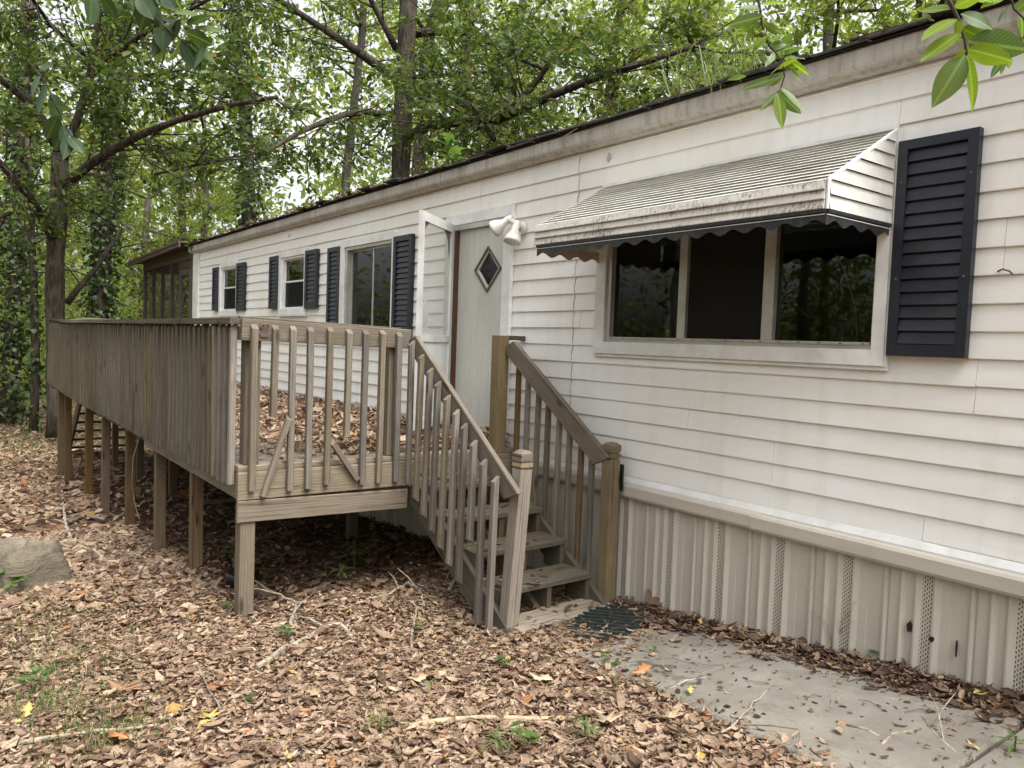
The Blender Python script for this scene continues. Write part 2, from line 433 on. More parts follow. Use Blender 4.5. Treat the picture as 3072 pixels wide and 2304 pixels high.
ud = k.math('MULTIPLY', ud, k.ramp(k.math('MULTIPLY_ADD', gs.outputs[0], 0.05, 1.0), [(0.20, 0.0), (0.30, 1.0)]))
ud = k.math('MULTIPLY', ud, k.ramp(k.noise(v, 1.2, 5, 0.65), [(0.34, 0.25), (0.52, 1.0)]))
c = k.mix(k.math('MULTIPLY', ud, 0.85), c, (0.062, 0.030, 0.017))      # bare red earth under the deck, its tone deepened for the shade
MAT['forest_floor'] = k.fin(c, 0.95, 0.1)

k = NT('concrete')
v = k.coords((1, 1, 1))
n1 = k.noise(v, 2.2, 6, 0.65); n2 = k.noise(v, 90, 3, 0.6); n3 = k.noise(v, 0.8, 4, 0.6)
c = k.ramp(n1, [(0.3, (0.16, 0.146, 0.12)), (0.55, (0.24, 0.222, 0.188)), (0.75, (0.31, 0.286, 0.242))])
c = k.mix(k.math('MULTIPLY', k.ramp(n2, [(0.55, 0.0), (0.72, 1.0)]), 0.5), c, (0.13, 0.115, 0.095))
c = k.mix(k.math('MULTIPLY', k.ramp(n3, [(0.5, 0.0), (0.66, 1.0)]), 0.45), c, (0.16, 0.145, 0.11))
ckv = k.n('TexVoronoi', p_feature='DISTANCE_TO_EDGE', Scale=1.1)
wp = k.n('VectorMath', p_operation='ADD'); k.t.links.new(v, wp.inputs[0])
wn_ = k.n('TexNoise', Scale=5.0, Detail=4.0); k.t.links.new(v, wn_.inputs['Vector'])
ws = k.n('VectorMath', p_operation='SCALE'); k.t.links.new(wn_.outputs['Color'], ws.inputs[0]); ws.inputs['Scale'].default_value = 0.16
k.t.links.new(ws.outputs[0], wp.inputs[1]); k.t.links.new(wp.outputs[0], ckv.inputs['Vector'])
crk = k.math('MULTIPLY', k.ramp(ckv.outputs[0], [(0.004, 0.9), (0.010, 0.0)]), k.ramp(n3, [(0.46, 0.0), (0.56, 1.0)]))
c = k.mix(crk, c, (0.045, 0.038, 0.028))
n4 = k.noise(v, 5.5, 6, 0.7)
c = k.mix(k.math('MULTIPLY', k.ramp(n4, [(0.56, 0.0), (0.70, 1.0)]), 0.4), c, (0.12, 0.085, 0.05))
k.bump(k.math('SUBTRACT', k.math('ADD', n2, n1), crk), 0.4, 0.006)
MAT['concrete'] = k.fin(c, 0.9, 0.2)

k = NT('rock')
v = k.coords((1, 1, 3.0))
n1 = k.noise(v, 3.0, 8, 0.7, 0.7); n2 = k.noise(v, 30, 4, 0.6)
c = k.ramp(n1, [(0.3, (0.085, 0.07, 0.05)), (0.55, (0.19, 0.16, 0.12)), (0.75, (0.30, 0.265, 0.205))])
c = k.mix(k.math('MULTIPLY', k.ramp(n2, [(0.5, 0.0), (0.7, 1.0)]), 0.4), c, (0.12, 0.12, 0.07))
k.bump(k.math('ADD', k.math('MULTIPLY', n1, 2.0), n2), 0.7, 0.03)
MAT['rock'] = k.fin(c, 0.92, 0.2)

k = NT('haze_air')
k.t.nodes.remove(k.b)
pv = k.n('VolumePrincipled', Density=0.0018, Anisotropy=0.2)
pv.inputs['Color'].default_value = (0.95, 0.97, 0.93, 1)
k.t.links.new(pv.outputs[0], k.out.inputs['Volume'])
MAT['haze_air'] = k.m

# ------------------------------------------------------------------ mesh helpers
class MB:
    def __init__(s):
        s.v = []; s.f = []
    def add(s, verts, faces):
        o = len(s.v)
        s.v += [tuple(p) for p in verts]
        s.f += [tuple(i + o for i in f) for f in faces]
        return s
    def box(s, x0, x1, y0, y1, z0, z1):
        return s.add([(x0, y0, z0), (x1, y0, z0), (x1, y1, z0), (x0, y1, z0), (x0, y0, z1), (x1, y0, z1), (x1, y1, z1), (x0, y1, z1)],
                     [(3, 2, 1, 0), (4, 5, 6, 7), (0, 1, 5, 4), (1, 2, 6, 5), (2, 3, 7, 6), (3, 0, 4, 7)])
    def prism(s, a, b):
        """two matching rings of points -> closed solid"""
        n = len(a)
        fs = [tuple(range(n - 1, -1, -1)), tuple(range(n, 2 * n))]
        fs += [(i, (i + 1) % n, n + (i + 1) % n, n + i) for i in range(n)]
        return s.add(list(a) + list(b), fs)
    def tube(s, pts, radii, n=8, cap=True):
        pts = [Vector(p) for p in pts]
        if not hasattr(radii, '__len__'):
            radii = [radii] * len(pts)
        rings = []
        ref = None
        for i, p in enumerate(pts):
            t = (pts[min(i + 1, len(pts) - 1)] - pts[max(i - 1, 0)]).normalized()
            if ref is None:
                ref = Vector((0, 0, 1)) if abs(t.z) < 0.9 else Vector((1, 0, 0))
            u = (ref - t * ref.dot(t)).normalized()
            ref = u
            w = t.cross(u)
            rings.append([p + radii[i] * (math.cos(2 * math.pi * k / n) * u + math.sin(2 * math.pi * k / n) * w) for k in range(n)])
        vs = [q for r in rings for q in r]
        fs = []
        for i in range(len(pts) - 1):
            for k in range(n):
                fs.append((i * n + k, i * n + (k + 1) % n, (i + 1) * n + (k + 1) % n, (i + 1) * n + k))
        if cap:
            fs.append(tuple(range(n - 1, -1, -1)))
            fs.append(tuple((len(pts) - 1) * n + k for k in range(n)))
        return s.add(vs, fs)
    def lathe(s, prof, origin, axis, n=20):
        """prof: list of (distance along axis, radius)"""
        a = Vector(axis).normalized(); o = Vector(origin)
        return s.tube([o + a * d for d, r in prof], [max(r, 1e-4) for d, r in prof], n)
    def mesh(s, name, mat, smooth=False):
        me = bpy.data.meshes.new(name)
        me.from_pydata(s.v, [], s.f)
        me.materials.append(MAT[mat])
        if smooth:
            me.polygons.foreach_set('use_smooth', [True] * len(me.polygons))
        me.update()
        return me
    def build(s, name, mat, parent=None, smooth=False):
        return link(name, s.mesh(name, mat, smooth), parent)

def mw(o):
    m = o.matrix_basis.copy()
    if o.parent:
        m = mw(o.parent) @ o.matrix_parent_inverse @ m
    return m

def link(name, me, parent=None, M=None):
    o = bpy.data.objects.new(name, me)
    COL.objects.link(o)
    if parent is not None:
        o.parent = parent
        o.matrix_parent_inverse = mw(parent).inverted()
    if M is not None:
        o.matrix_basis = M
    return o

def tag(o, label=None, cat=None, group=None, kind=None):
    if label: o['label'] = label
    if cat: o['category'] = cat
    if group: o['group'] = group
    if kind: o['kind'] = kind
    return o

def thing(name, label, cat, loc=(0, 0, 0), group=None):
    o = bpy.data.objects.new(name, None)
    COL.objects.link(o)
    o.location = loc
    o.empty_display_size = 0.2
    return tag(o, label, cat, group)

def copy_tree(o, parent=None):
    c = o.copy()
    COL.objects.link(c)
    if parent is not None:
        c.parent = parent
    for ch in list(o.children):
        copy_tree(ch, c)
    return c

_board_cache = {}
def board_mesh(L, w, h, mat, c0=0.0, c1=0.0, ch=0.004, taper=None):
    """timber along local X, width along Y, height along Z; c0/c1 shear the end cuts"""
    key = (round(L, 3), round(w, 3), round(h, 3), mat, round(c0, 3), round(c1, 3))
    if key in _board_cache:
        return _board_cache[key]
    a, b = w / 2, h / 2
    sec = [(-a + ch, -b), (a - ch, -b), (a, -b + ch), (a, b - ch), (a - ch, b), (-a + ch, b), (-a, b - ch), (-a, -b + ch)]
    r0 = [(c0 * (z / h), y, z) for y, z in sec]
    r1 = [(L + c1 * (z / h), y, z) for y, z in sec]
    me = MB().prism(r0[::-1], r1[::-1]).mesh('board', mat)
    _board_cache[key] = me
    return me

def board(name, p0, p1, w, h, mat, parent, upv=(0, 0, 1), c0=0.0, c1=0.0):
    p0, p1 = Vector(p0), Vector(p1)
    d = p1 - p0
    x = d.normalized()
    u = Vector(upv)
    z = (u - x * u.dot(x)).normalized()
    y = z.cross(x)
    Mx = Matrix((x, y, z)).transposed().to_4x4()
    Mx.translation = p0
    return link(name, board_mesh(d.length, w, h, mat, c0, c1), parent, Mx)

# ---- numpy leaf clouds
LEAF_V = np.array([(0, 0, 0), (1, 0, 0.0), (.30, .19, .05), (.74, .20, .03), (.74, -.20, .03), (.30, -.19, .05)], dtype=np.float32)
LEAF_F = np.array([(0, 1, 3, 2), (0, 5, 4, 1)], dtype=np.int32)
IVY_V = np.array([(0, 0, 0), (1, 0, -.1), (.2, .48, .05), (.62, .34, .02), (.62, -.34, .02), (.2, -.48, .05)], dtype=np.float32)
DRY_V = [np.array([(0, 0, 0), (1, 0, .10), (.28, .20, .16), (.74, .19, .20), (.74, -.19, .14), (.28, -.20, .13)], dtype=np.float32),
         np.array([(0, 0, .05), (1, 0, -.02), (.25, .23, .02), (.70, .24, .10), (.72, -.20, .03), (.30, -.24, .12)], dtype=np.float32),
         np.array([(0, 0, .22), (1, 0, .26), (.30, .16, .0), (.72, .15, .02), (.70, -.17, .0), (.28, -.15, .05)], dtype=np.float32),
         np.array([(0, 0, 0), (1, 0, .0), (.30, .30, .08), (.60, .33, .02), (.66, -.31, .09), (.25, -.28, .02)], dtype=np.float32)]

def curled(w, curl, fold, twist, wave, seed):
    """12-vertex leaf: four stations across a curled blade"""
    r_ = np.random.default_rng(seed)
    out = []
    for i, t in enumerate((0.0, 0.33, 0.70, 1.0)):
        wd = w * (0.05, 0.96, 0.86, 0.04)[i] * r_.uniform(.85, 1.15)
        a = twist * (t - .5)
        zc = curl * (t - .5) ** 2 * 4
        for s_ in (-1, 0, 1):
            y = s_ * wd * math.cos(a); z = zc + abs(s_) * fold * wd / w + s_ * wd * math.sin(a) + wave * math.sin(6.3 * t + s_ + seed) * abs(s_)
            out.append((t, y, z))
    return np.array(out, dtype=np.float32)
FINE_F = np.array([(3 * i + j, 3 * i + j + 1, 3 * i + j + 4, 3 * i + j + 3) for i in range(3) for j in range(2)], dtype=np.int32)
FINE_V = [curled(.17, .10, .08, .3, .03, 1), curled(.14, .22, .12, -.5, .02, 2), curled(.20, -.08, .06, .4, .05, 3), curled(.24, .06, .03, -.3, .06, 4), curled(.12, .30, .10, .9, .02, 5), curled(.18, -.16, .14, -.7, .04, 6), curled(.27, .12, .10, .5, .07, 7)]

def unit(a):
    return a / np.maximum(np.linalg.norm(a, axis=1, keepdims=True), 1e-9)

def leaf_arrays(pos, dr, nr, size, T, F):
    dr = unit(dr); sd = unit(np.cross(nr, dr)); nr = np.cross(dr, sd)
    n, kk = len(pos), len(T)
    V = pos[:, None, :] + size[:, None, None] * (T[None, :, 0:1] * dr[:, None, :] + T[None, :, 1:2] * sd[:, None, :] + T[None, :, 2:3] * nr[:, None, :])
    FF = F[None] + (np.arange(n) * kk)[:, None, None]
    return V.reshape(-1, 3), FF.reshape(-1, F.shape[1])

def np_mesh(name, V, F, mat):
    me = bpy.data.meshes.new(name)
    V = np.ascontiguousarray(V, dtype=np.float32); F = np.ascontiguousarray(F, dtype=np.int32)
    me.vertices.add(len(V)); me.vertices.foreach_set('co', V.ravel())
    me.loops.add(F.size); me.loops.foreach_set('vertex_index', F.ravel())
    me.polygons.add(len(F))
    me.polygons.foreach_set('loop_start', np.arange(len(F), dtype=np.int32) * F.shape[1])
    try:
        me.polygons.foreach_set('loop_total', np.full(len(F), F.shape[1], dtype=np.int32))
    except Exception:
        pass
    me.materials.append(MAT[mat])
    me.update(calc_edges=True)
    return me

def leaf_mesh(name, pos, dr, nr, size, mat, T=LEAF_V, F=LEAF_F):
    V, FF = leaf_arrays(np.asarray(pos, np.float32), np.asarray(dr, np.float32), np.asarray(nr, np.float32), np.asarray(size, np.float32), T, F)
    return np_mesh(name, V, FF, mat)

# ------------------------------------------------------------------ terrain height
GX = [-300, -80, -30, -20, -14.2, -13.3, -11.4, -10.1, -8.67, -7.36, -6.16, -4.9, -3.7, -3.14, -2.04, -1.25, 2, 10, 60, 300]
GZ = [-4, -2, -1.25, -1.0, -.78, -.74, -.64, -.59, -.49, -.385, -.28, -.23, -.19, -.13, 0, .085, .35, .6, 1.5, 2]
def gz(x):
    return np.interp(x, GX, GZ)

# ------------------------------------------------------------------ measured positions (metres)
LEFT_OAK = [([(-19.75, -1.64, -0.88), (-19.94, -1.65, 1.76), (-20.06, -1.69, 3.17), (-20.06, -1.62, 3.93), (-20.06, -1.55, 4.77), (-20.12, -1.57, 5.46)], 0.34, 0.24), ([(-20.12, -1.57, 5.46), (-19.69, -1.77, 6.0), (-19.41, -2.19, 6.51), (-19.21, -2.75, 6.59), (-19.12, -3.44, 6.89)], 0.2, 0.07), ([(-20.08, -1.68, 3.52), (-19.34, -1.91, 3.92), (-18.67, -2.25, 4.15), (-18.19, -2.8, 4.8), (-17.74, -3.4, 5.34)], 0.19, 0.08), ([(-20.05, -1.53, 4.77), (-19.6, -1.45, 4.8), (-19.03, -1.2, 5.07), (-18.42, -0.89, 5.34), (-17.71, -0.43, 5.68), (-16.91, 0.13, 5.95), (-16.12, 0.68, 6.13), (-15.51, 0.97, 6.06), (-14.77, 1.43, 6.14)], 0.19, 0.05), ([(-20.09, -1.55, 5.28), (-19.86, -1.42, 5.77), (-19.62, -1.3, 6.25), (-19.37, -1.16, 6.8), (-19.16, -1.08, 7.36), (-19.0, -1.04, 7.97), (-18.81, -0.96, 8.67), (-18.54, -0.75, 9.7)], 0.17, 0.07), ([(-19.13, -1.11, 7.03), (-18.44, -0.84, 7.35), (-17.76, -0.57, 7.62), (-17.01, -0.24, 7.7), (-16.16, 0.25, 7.89), (-15.33, 0.7, 8.18)], 0.11, 0.04), ([(-19.4, -1.16, 6.74), (-18.52, -0.82, 6.8), (-17.62, -0.45, 6.82), (-16.51, 0.18, 6.81)], 0.08, 0.03), ([(-20.16, -1.42, 2.14), (-20.28, -1.12, 2.53), (-20.4, -0.82, 2.99), (-20.49, -0.49, 3.46), (-20.64, -0.23, 3.94)], 0.13, 0.06), ([(-19.82, -0.98, 7.59), (-19.28, -1.5, 7.7), (-18.71, -1.99, 7.69), (-18.01, -2.29, 7.93), (-17.29, -2.57, 8.12)], 0.1, 0.04), ([(-19.3, -2.25, 4.26), (-19.06, -2.52, 3.82), (-18.82, -2.77, 3.67), (-18.75, -3.23, 3.69)], 0.09, 0.04), ([(-17.19, -0.23, 4.78), (-16.66, 0.24, 4.95), (-15.95, 0.94, 5.09)], 0.05, 0.03)]
CENTRE_OAK = [([(-17.83, 5.79, 1.74), (-17.93, 5.83, 3.67), (-18.04, 5.86, 5.72), (-18.09, 5.92, 6.93), (-18.14, 5.97, 8.25), (-18.17, 6.02, 9.34), (-18.21, 6.06, 10.42), (-18.26, 6.15, 12.11)], 0.32, 0.23), ([(-18.31, 5.75, 8.42), (-18.33, 5.09, 8.68), (-18.41, 4.35, 9.03), (-18.39, 3.73, 9.19), (-18.56, 2.86, 9.55), (-18.65, 2.11, 9.84)], 0.16, 0.06), ([(-18.3, 5.83, 9.09), (-18.22, 5.42, 9.55), (-18.18, 4.97, 10.1), (-18.12, 4.55, 10.74)], 0.13, 0.06), ([(-18.01, 6.13, 8.26), (-16.93, 6.2, 7.83), (-15.88, 6.22, 7.43), (-14.92, 6.12, 6.93), (-14.05, 5.9, 6.35), (-13.31, 5.49, 5.83)], 0.15, 0.08), ([(-18.05, 5.96, 6.81), (-16.94, 5.77, 6.85), (-15.82, 5.57, 6.68), (-14.52, 5.62, 6.47), (-13.29, 5.56, 6.27)], 0.15, 0.12), ([(-13.29, 5.56, 6.27), (-12.85, 5.76, 6.54), (-12.47, 5.87, 6.76), (-12.12, 5.94, 7.05), (-11.87, 5.88, 7.33)], 0.11, 0.05), ([(-13.32, 5.53, 6.24), (-12.5, 5.62, 6.3), (-11.66, 5.75, 6.45), (-10.74, 5.98, 6.62), (-9.76, 6.29, 6.71), (-8.88, 6.47, 6.73)], 0.14, 0.05), ([(-18.28, 5.7, 7.4), (-18.16, 5.04, 7.47), (-18.06, 4.3, 7.12), (-17.94, 3.6, 6.73), (-17.76, 2.96, 6.3), (-17.57, 2.35, 5.84), (-17.28, 1.86, 5.45)], 0.12, 0.04), ([(-18.58, 6.34, 9.72), (-17.38, 6.68, 9.63), (-16.15, 7.01, 9.13), (-15.02, 7.2, 8.42), (-13.94, 7.34, 7.85)], 0.15, 0.06), ([(-18.06, 6.09, 8.44), (-16.51, 6.46, 8.17), (-14.99, 6.79, 7.99)], 0.08, 0.04), ([(-18.37, 6.14, 7.99), (-19.39, 5.94, 7.06), (-20.52, 5.66, 6.7)], 0.05, 0.02)]
IVY_TRUNKS = [([(-23.57, 3.94, 1.04), (-23.73, 3.9, 3.02), (-23.91, 3.87, 5.14), (-24.09, 3.83, 7.54), (-24.34, 3.69, 9.66), (-24.61, 3.53, 11.78), (-24.79, 3.48, 13.9)], 0.24, 0.14, 'slim'), ([(-24.14, -0.25, -0.24), (-24.2, -0.14, 1.84), (-24.25, -0.06, 3.53), (-24.27, 0.05, 5.09), (-24.29, 0.19, 6.9), (-24.37, 0.25, 8.85), (-24.48, 0.28, 10.79)], 0.26, 0.16, 'mid'), ([(-24.94, -2.23, -1.29), (-24.97, -2.12, 0.36), (-25.07, -2.1, 2.26), (-25.16, -2.04, 4.16), (-25.23, -1.96, 6.06), (-25.29, -1.82, 8.59), (-25.38, -1.76, 10.49)], 0.24, 0.17, 'left'), ([(-22.41, -1.87, -1.27), (-22.43, -1.79, -0.09), (-22.55, -1.8, 1.64), (-22.67, -1.85, 2.8), (-22.81, -1.89, 4.53), (-22.98, -1.95, 6.26)], 0.11, 0.07, 'thin')]
FAR_TRUNKS = [([(-22.99, 10.84, 4.47), (-23.11, 10.91, 7.07), (-23.17, 11.05, 9.52), (-23.23, 11.16, 11.64), (-23.31, 11.22, 13.59), (-23.41, 11.27, 15.54)], 0.26, 0.19, 's'), ([(-20.09, 9.85, 6.2), (-19.95, 10.21, 8.1), (-19.85, 10.38, 8.61), (-19.73, 10.68, 10.14), (-19.7, 10.91, 12.32)], 0.2, 0.12, 'l'), ([(-23.97, 9.74, 6.69), (-24.05, 9.95, 10.28), (-24.08, 10.09, 12.24), (-23.92, 10.42, 13.55), (-23.65, 10.94, 15.53)], 0.24, 0.18, 'f'), ([(-16.36, 11.47, 6.21), (-16.43, 11.58, 8.6), (-16.37, 11.8, 10.2), (-16.37, 11.97, 11.93)], 0.16, 0.1, 'r'), ([(-29.2, 9.28, 4.72), (-29.26, 9.44, 7.34), (-29.27, 9.7, 10.53), (-29.25, 9.98, 13.34), (-29.32, 10.14, 16.15)], 0.2, 0.14, 'g'), ([(-34.84, 4.7, -0.09), (-35.06, 4.76, 3.89), (-35.33, 4.67, 6.87), (-35.43, 4.81, 9.85)], 0.2, 0.15, 'h'), ([(-32.64, 2.54, -1.08), (-32.78, 2.63, 1.99), (-32.86, 2.74, 4.35), (-32.92, 2.86, 6.7)], 0.18, 0.12, 'k')]
TWIG_RIGHT = ([(-0.87, -2.004, 2.479), (-0.853, -1.987, 2.417), (-0.834, -1.966, 2.365), (-0.824, -1.958, 2.323), (-0.821, -1.955, 2.292)], [((-0.839, -1.972, 2.375), (-0.875, -2.059, 2.327), 0.038), ((-0.84, -1.974, 2.37), (-0.833, -1.962, 2.337), 0.032), ((-0.832, -1.966, 2.344), (-0.878, -2.05, 2.273), 0.04), ((-0.827, -1.96, 2.331), (-0.849, -1.977, 2.325), 0.032), ((-0.823, -1.958, 2.294), (-0.861, -2.003, 2.182), 0.048), ((-0.821, -1.955, 2.294), (-0.777, -1.966, 2.152), 0.036), ((-0.822, -1.955, 2.307), (-0.739, -1.912, 2.27), 0.036), ((-0.821, -1.953, 2.323), (-0.757, -1.824, 2.323), 0.044), ((-0.835, -1.966, 2.386), (-0.777, -1.923, 2.354), 0.032), ((-0.845, -1.979, 2.401), (-0.794, -1.942, 2.431), 0.032), ((-0.848, -1.983, 2.396), (-0.912, -2.002, 2.411), 0.032), ((-0.82, -1.954, 2.3), (-0.837, -1.981, 2.281), 0.025), ((-0.831, -1.963, 2.354), (-0.808, -1.891, 2.336), 0.032)], 0.006)
TWIG_RIGHT2 = ([(-1.026, -1.271, 2.762), (-1.002, -1.25, 2.653), (-0.982, -1.225, 2.626), (-0.948, -1.183, 2.586)], [((-1.018, -1.266, 2.693), (-1.06, -1.33, 2.662), 0.03), ((-1.007, -1.255, 2.666), (-1.04, -1.278, 2.622), 0.028), ((-0.998, -1.244, 2.646), (-0.957, -1.246, 2.679), 0.033), ((-1.037, -1.294, 2.664), (-1.096, -1.346, 2.71), 0.028), ((-0.988, -1.233, 2.633), (-0.993, -1.179, 2.594), 0.028), ((-1.013, -1.278, 2.499), (-1.032, -1.303, 2.45), 0.017), ((-1.008, -1.27, 2.502), (-1.026, -1.256, 2.466), 0.014), ((-1.002, -1.261, 2.514), (-1.008, -1.244, 2.479), 0.014)], 0.004)
TWIG_MID = ([(-1.732, -1.528, 2.917), (-1.716, -1.515, 2.82), (-1.703, -1.505, 2.739), (-1.685, -1.487, 2.675), (-1.654, -1.451, 2.627), (-1.646, -1.445, 2.571), (-1.652, -1.458, 2.521), (-1.659, -1.467, 2.513)], [((-1.703, -1.502, 2.78), (-1.745, -1.65, 2.72), 0.036), ((-1.704, -1.505, 2.763), (-1.762, -1.535, 2.708), 0.029), ((-1.7, -1.496, 2.796), (-1.668, -1.441, 2.746), 0.026), ((-1.716, -1.515, 2.82), (-1.643, -1.458, 2.828), 0.033), ((-1.687, -1.49, 2.674), (-1.719, -1.628, 2.656), 0.029), ((-1.685, -1.487, 2.678), (-1.731, -1.478, 2.649), 0.039), ((-1.682, -1.483, 2.675), (-1.646, -1.441, 2.684), 0.033), ((-1.678, -1.479, 2.667), (-1.67, -1.428, 2.637), 0.029), ((-1.649, -1.444, 2.628), (-1.634, -1.344, 2.672), 0.026), ((-1.65, -1.444, 2.636), (-1.61, -1.352, 2.591), 0.026), ((-1.643, -1.438, 2.612), (-1.636, -1.347, 2.58), 0.02), ((-1.662, -1.464, 2.594), (-1.618, -1.423, 2.632), 0.033), ((-1.651, -1.451, 2.57), (-1.759, -1.538, 2.537), 0.029), ((-1.657, -1.464, 2.513), (-1.687, -1.522, 2.444), 0.023), ((-1.659, -1.467, 2.516), (-1.662, -1.392, 2.424), 0.049), ((-1.655, -1.462, 2.516), (-1.635, -1.365, 2.457), 0.029), ((-1.653, -1.458, 2.53), (-1.564, -1.428, 2.444), 0.026), ((-1.657, -1.464, 2.513), (-1.613, -1.49, 2.384), 0.036), ((-1.676, -1.477, 2.659), (-1.666, -1.526, 2.596), 0.026), ((-1.709, -1.516, 2.722), (-1.786, -1.521, 2.759), 0.026), ((-1.74, -1.568, 2.59), (-1.775, -1.626, 2.601), 0.023), ((-1.727, -1.553, 2.566), (-1.777, -1.595, 2.561), 0.023), ((-1.71, -1.509, 2.804), (-1.739, -1.587, 2.806), 0.029), ((-1.702, -1.503, 2.755), (-1.661, -1.45, 2.717), 0.029), ((-1.694, -1.496, 2.715), (-1.712, -1.547, 2.659), 0.033), ((-1.688, -1.49, 2.691), (-1.64, -1.453, 2.718), 0.026), ((-1.674, -1.474, 2.656), (-1.634, -1.402, 2.682), 0.026), ((-1.653, -1.451, 2.611), (-1.691, -1.488, 2.572), 0.026), ((-1.647, -1.444, 2.595), (-1.638, -1.348, 2.632), 0.023), ((-1.649, -1.448, 2.579), (-1.691, -1.471, 2.544), 0.026), ((-1.717, -1.515, 2.836), (-1.8, -1.537, 2.873), 0.033), ((-1.723, -1.522, 2.852), (-1.696, -1.412, 2.891), 0.033), ((-1.696, -1.496, 2.739), (-1.779, -1.505, 2.786), 0.029), ((-1.681, -1.483, 2.667), (-1.72, -1.498, 2.698), 0.026)], 0.005)
TWIG_LEFT = ([(-3.415, -3.253, 2.992), (-3.34, -3.167, 2.851), (-3.301, -3.12, 2.79), (-3.256, -3.066, 2.738), (-3.221, -3.022, 2.695), (-3.198, -2.994, 2.678)], [((-3.481, -3.347, 2.915), (-3.41, -3.341, 2.771), 0.054), ((-3.458, -3.318, 2.907), (-3.462, -3.251, 2.821), 0.051), ((-3.333, -3.152, 2.906), (-3.426, -3.182, 2.792), 0.065), ((-3.33, -3.152, 2.87), (-3.359, -3.108, 2.784), 0.054), ((-3.301, -3.12, 2.79), (-3.305, -3.119, 2.694), 0.061), ((-3.251, -3.058, 2.738), (-3.233, -2.997, 2.624), 0.054), ((-3.255, -3.063, 2.744), (-3.225, -3.097, 2.633), 0.054), ((-3.305, -3.123, 2.817), (-3.302, -3.047, 2.801), 0.054), ((-3.247, -3.051, 2.766), (-3.184, -2.954, 2.729), 0.047), ((-3.227, -3.022, 2.785), (-3.131, -2.944, 2.778), 0.043), ((-3.244, -3.044, 2.793), (-3.131, -2.988, 2.826), 0.047), ((-3.222, -3.022, 2.713), (-3.246, -2.98, 2.658), 0.033), ((-3.313, -3.138, 2.762), (-3.371, -3.116, 2.667), 0.061), ((-3.285, -3.094, 2.836), (-3.172, -3.037, 2.834), 0.047), ((-3.277, -3.08, 2.891), (-3.294, -3.04, 2.836), 0.054), ((-3.311, -3.123, 2.907), (-3.262, -3.083, 2.85), 0.054), ((-3.202, -2.993, 2.732), (-3.166, -3.035, 2.607), 0.036), ((-3.365, -3.195, 2.904), (-3.296, -3.158, 2.804), 0.054), ((-3.292, -3.109, 2.781), (-3.357, -3.144, 2.684), 0.047), ((-3.234, -3.037, 2.721), (-3.217, -2.935, 2.68), 0.04), ((-3.215, -3.008, 2.768), (-3.083, -2.94, 2.713), 0.036), ((-3.262, -3.065, 2.819), (-3.294, -3.091, 2.733), 0.047), ((-3.4, -3.239, 2.938), (-3.305, -3.223, 2.824), 0.054), ((-3.312, -3.13, 2.834), (-3.375, -3.175, 2.735), 0.047)], 0.005)
TWIG_LEFT_LOW = ([(-5.535, -3.386, 3.187), (-5.46, -3.297, 3.053), (-5.417, -3.253, 2.916), (-5.377, -3.209, 2.807), (-5.338, -3.165, 2.726)], [((-5.459, -3.297, 3.039), (-5.44, -3.346, 2.861), 0.066), ((-5.439, -3.275, 2.998), (-5.487, -3.221, 2.855), 0.066), ((-5.405, -3.243, 2.861), (-5.554, -3.287, 2.744), 0.061), ((-5.385, -3.221, 2.807), (-5.353, -3.188, 2.67), 0.061), ((-5.375, -3.21, 2.78), (-5.529, -3.253, 2.676), 0.066), ((-5.356, -3.188, 2.739), (-5.255, -3.127, 2.636), 0.055), ((-5.48, -3.319, 3.107), (-5.419, -3.395, 2.967), 0.055), ((-5.49, -3.33, 3.134), (-5.474, -3.272, 3.172), 0.055), ((-5.417, -3.253, 2.916), (-5.238, -3.179, 2.879), 0.05), ((-5.357, -3.187, 2.753), (-5.292, -3.219, 2.6), 0.061)], 0.006)
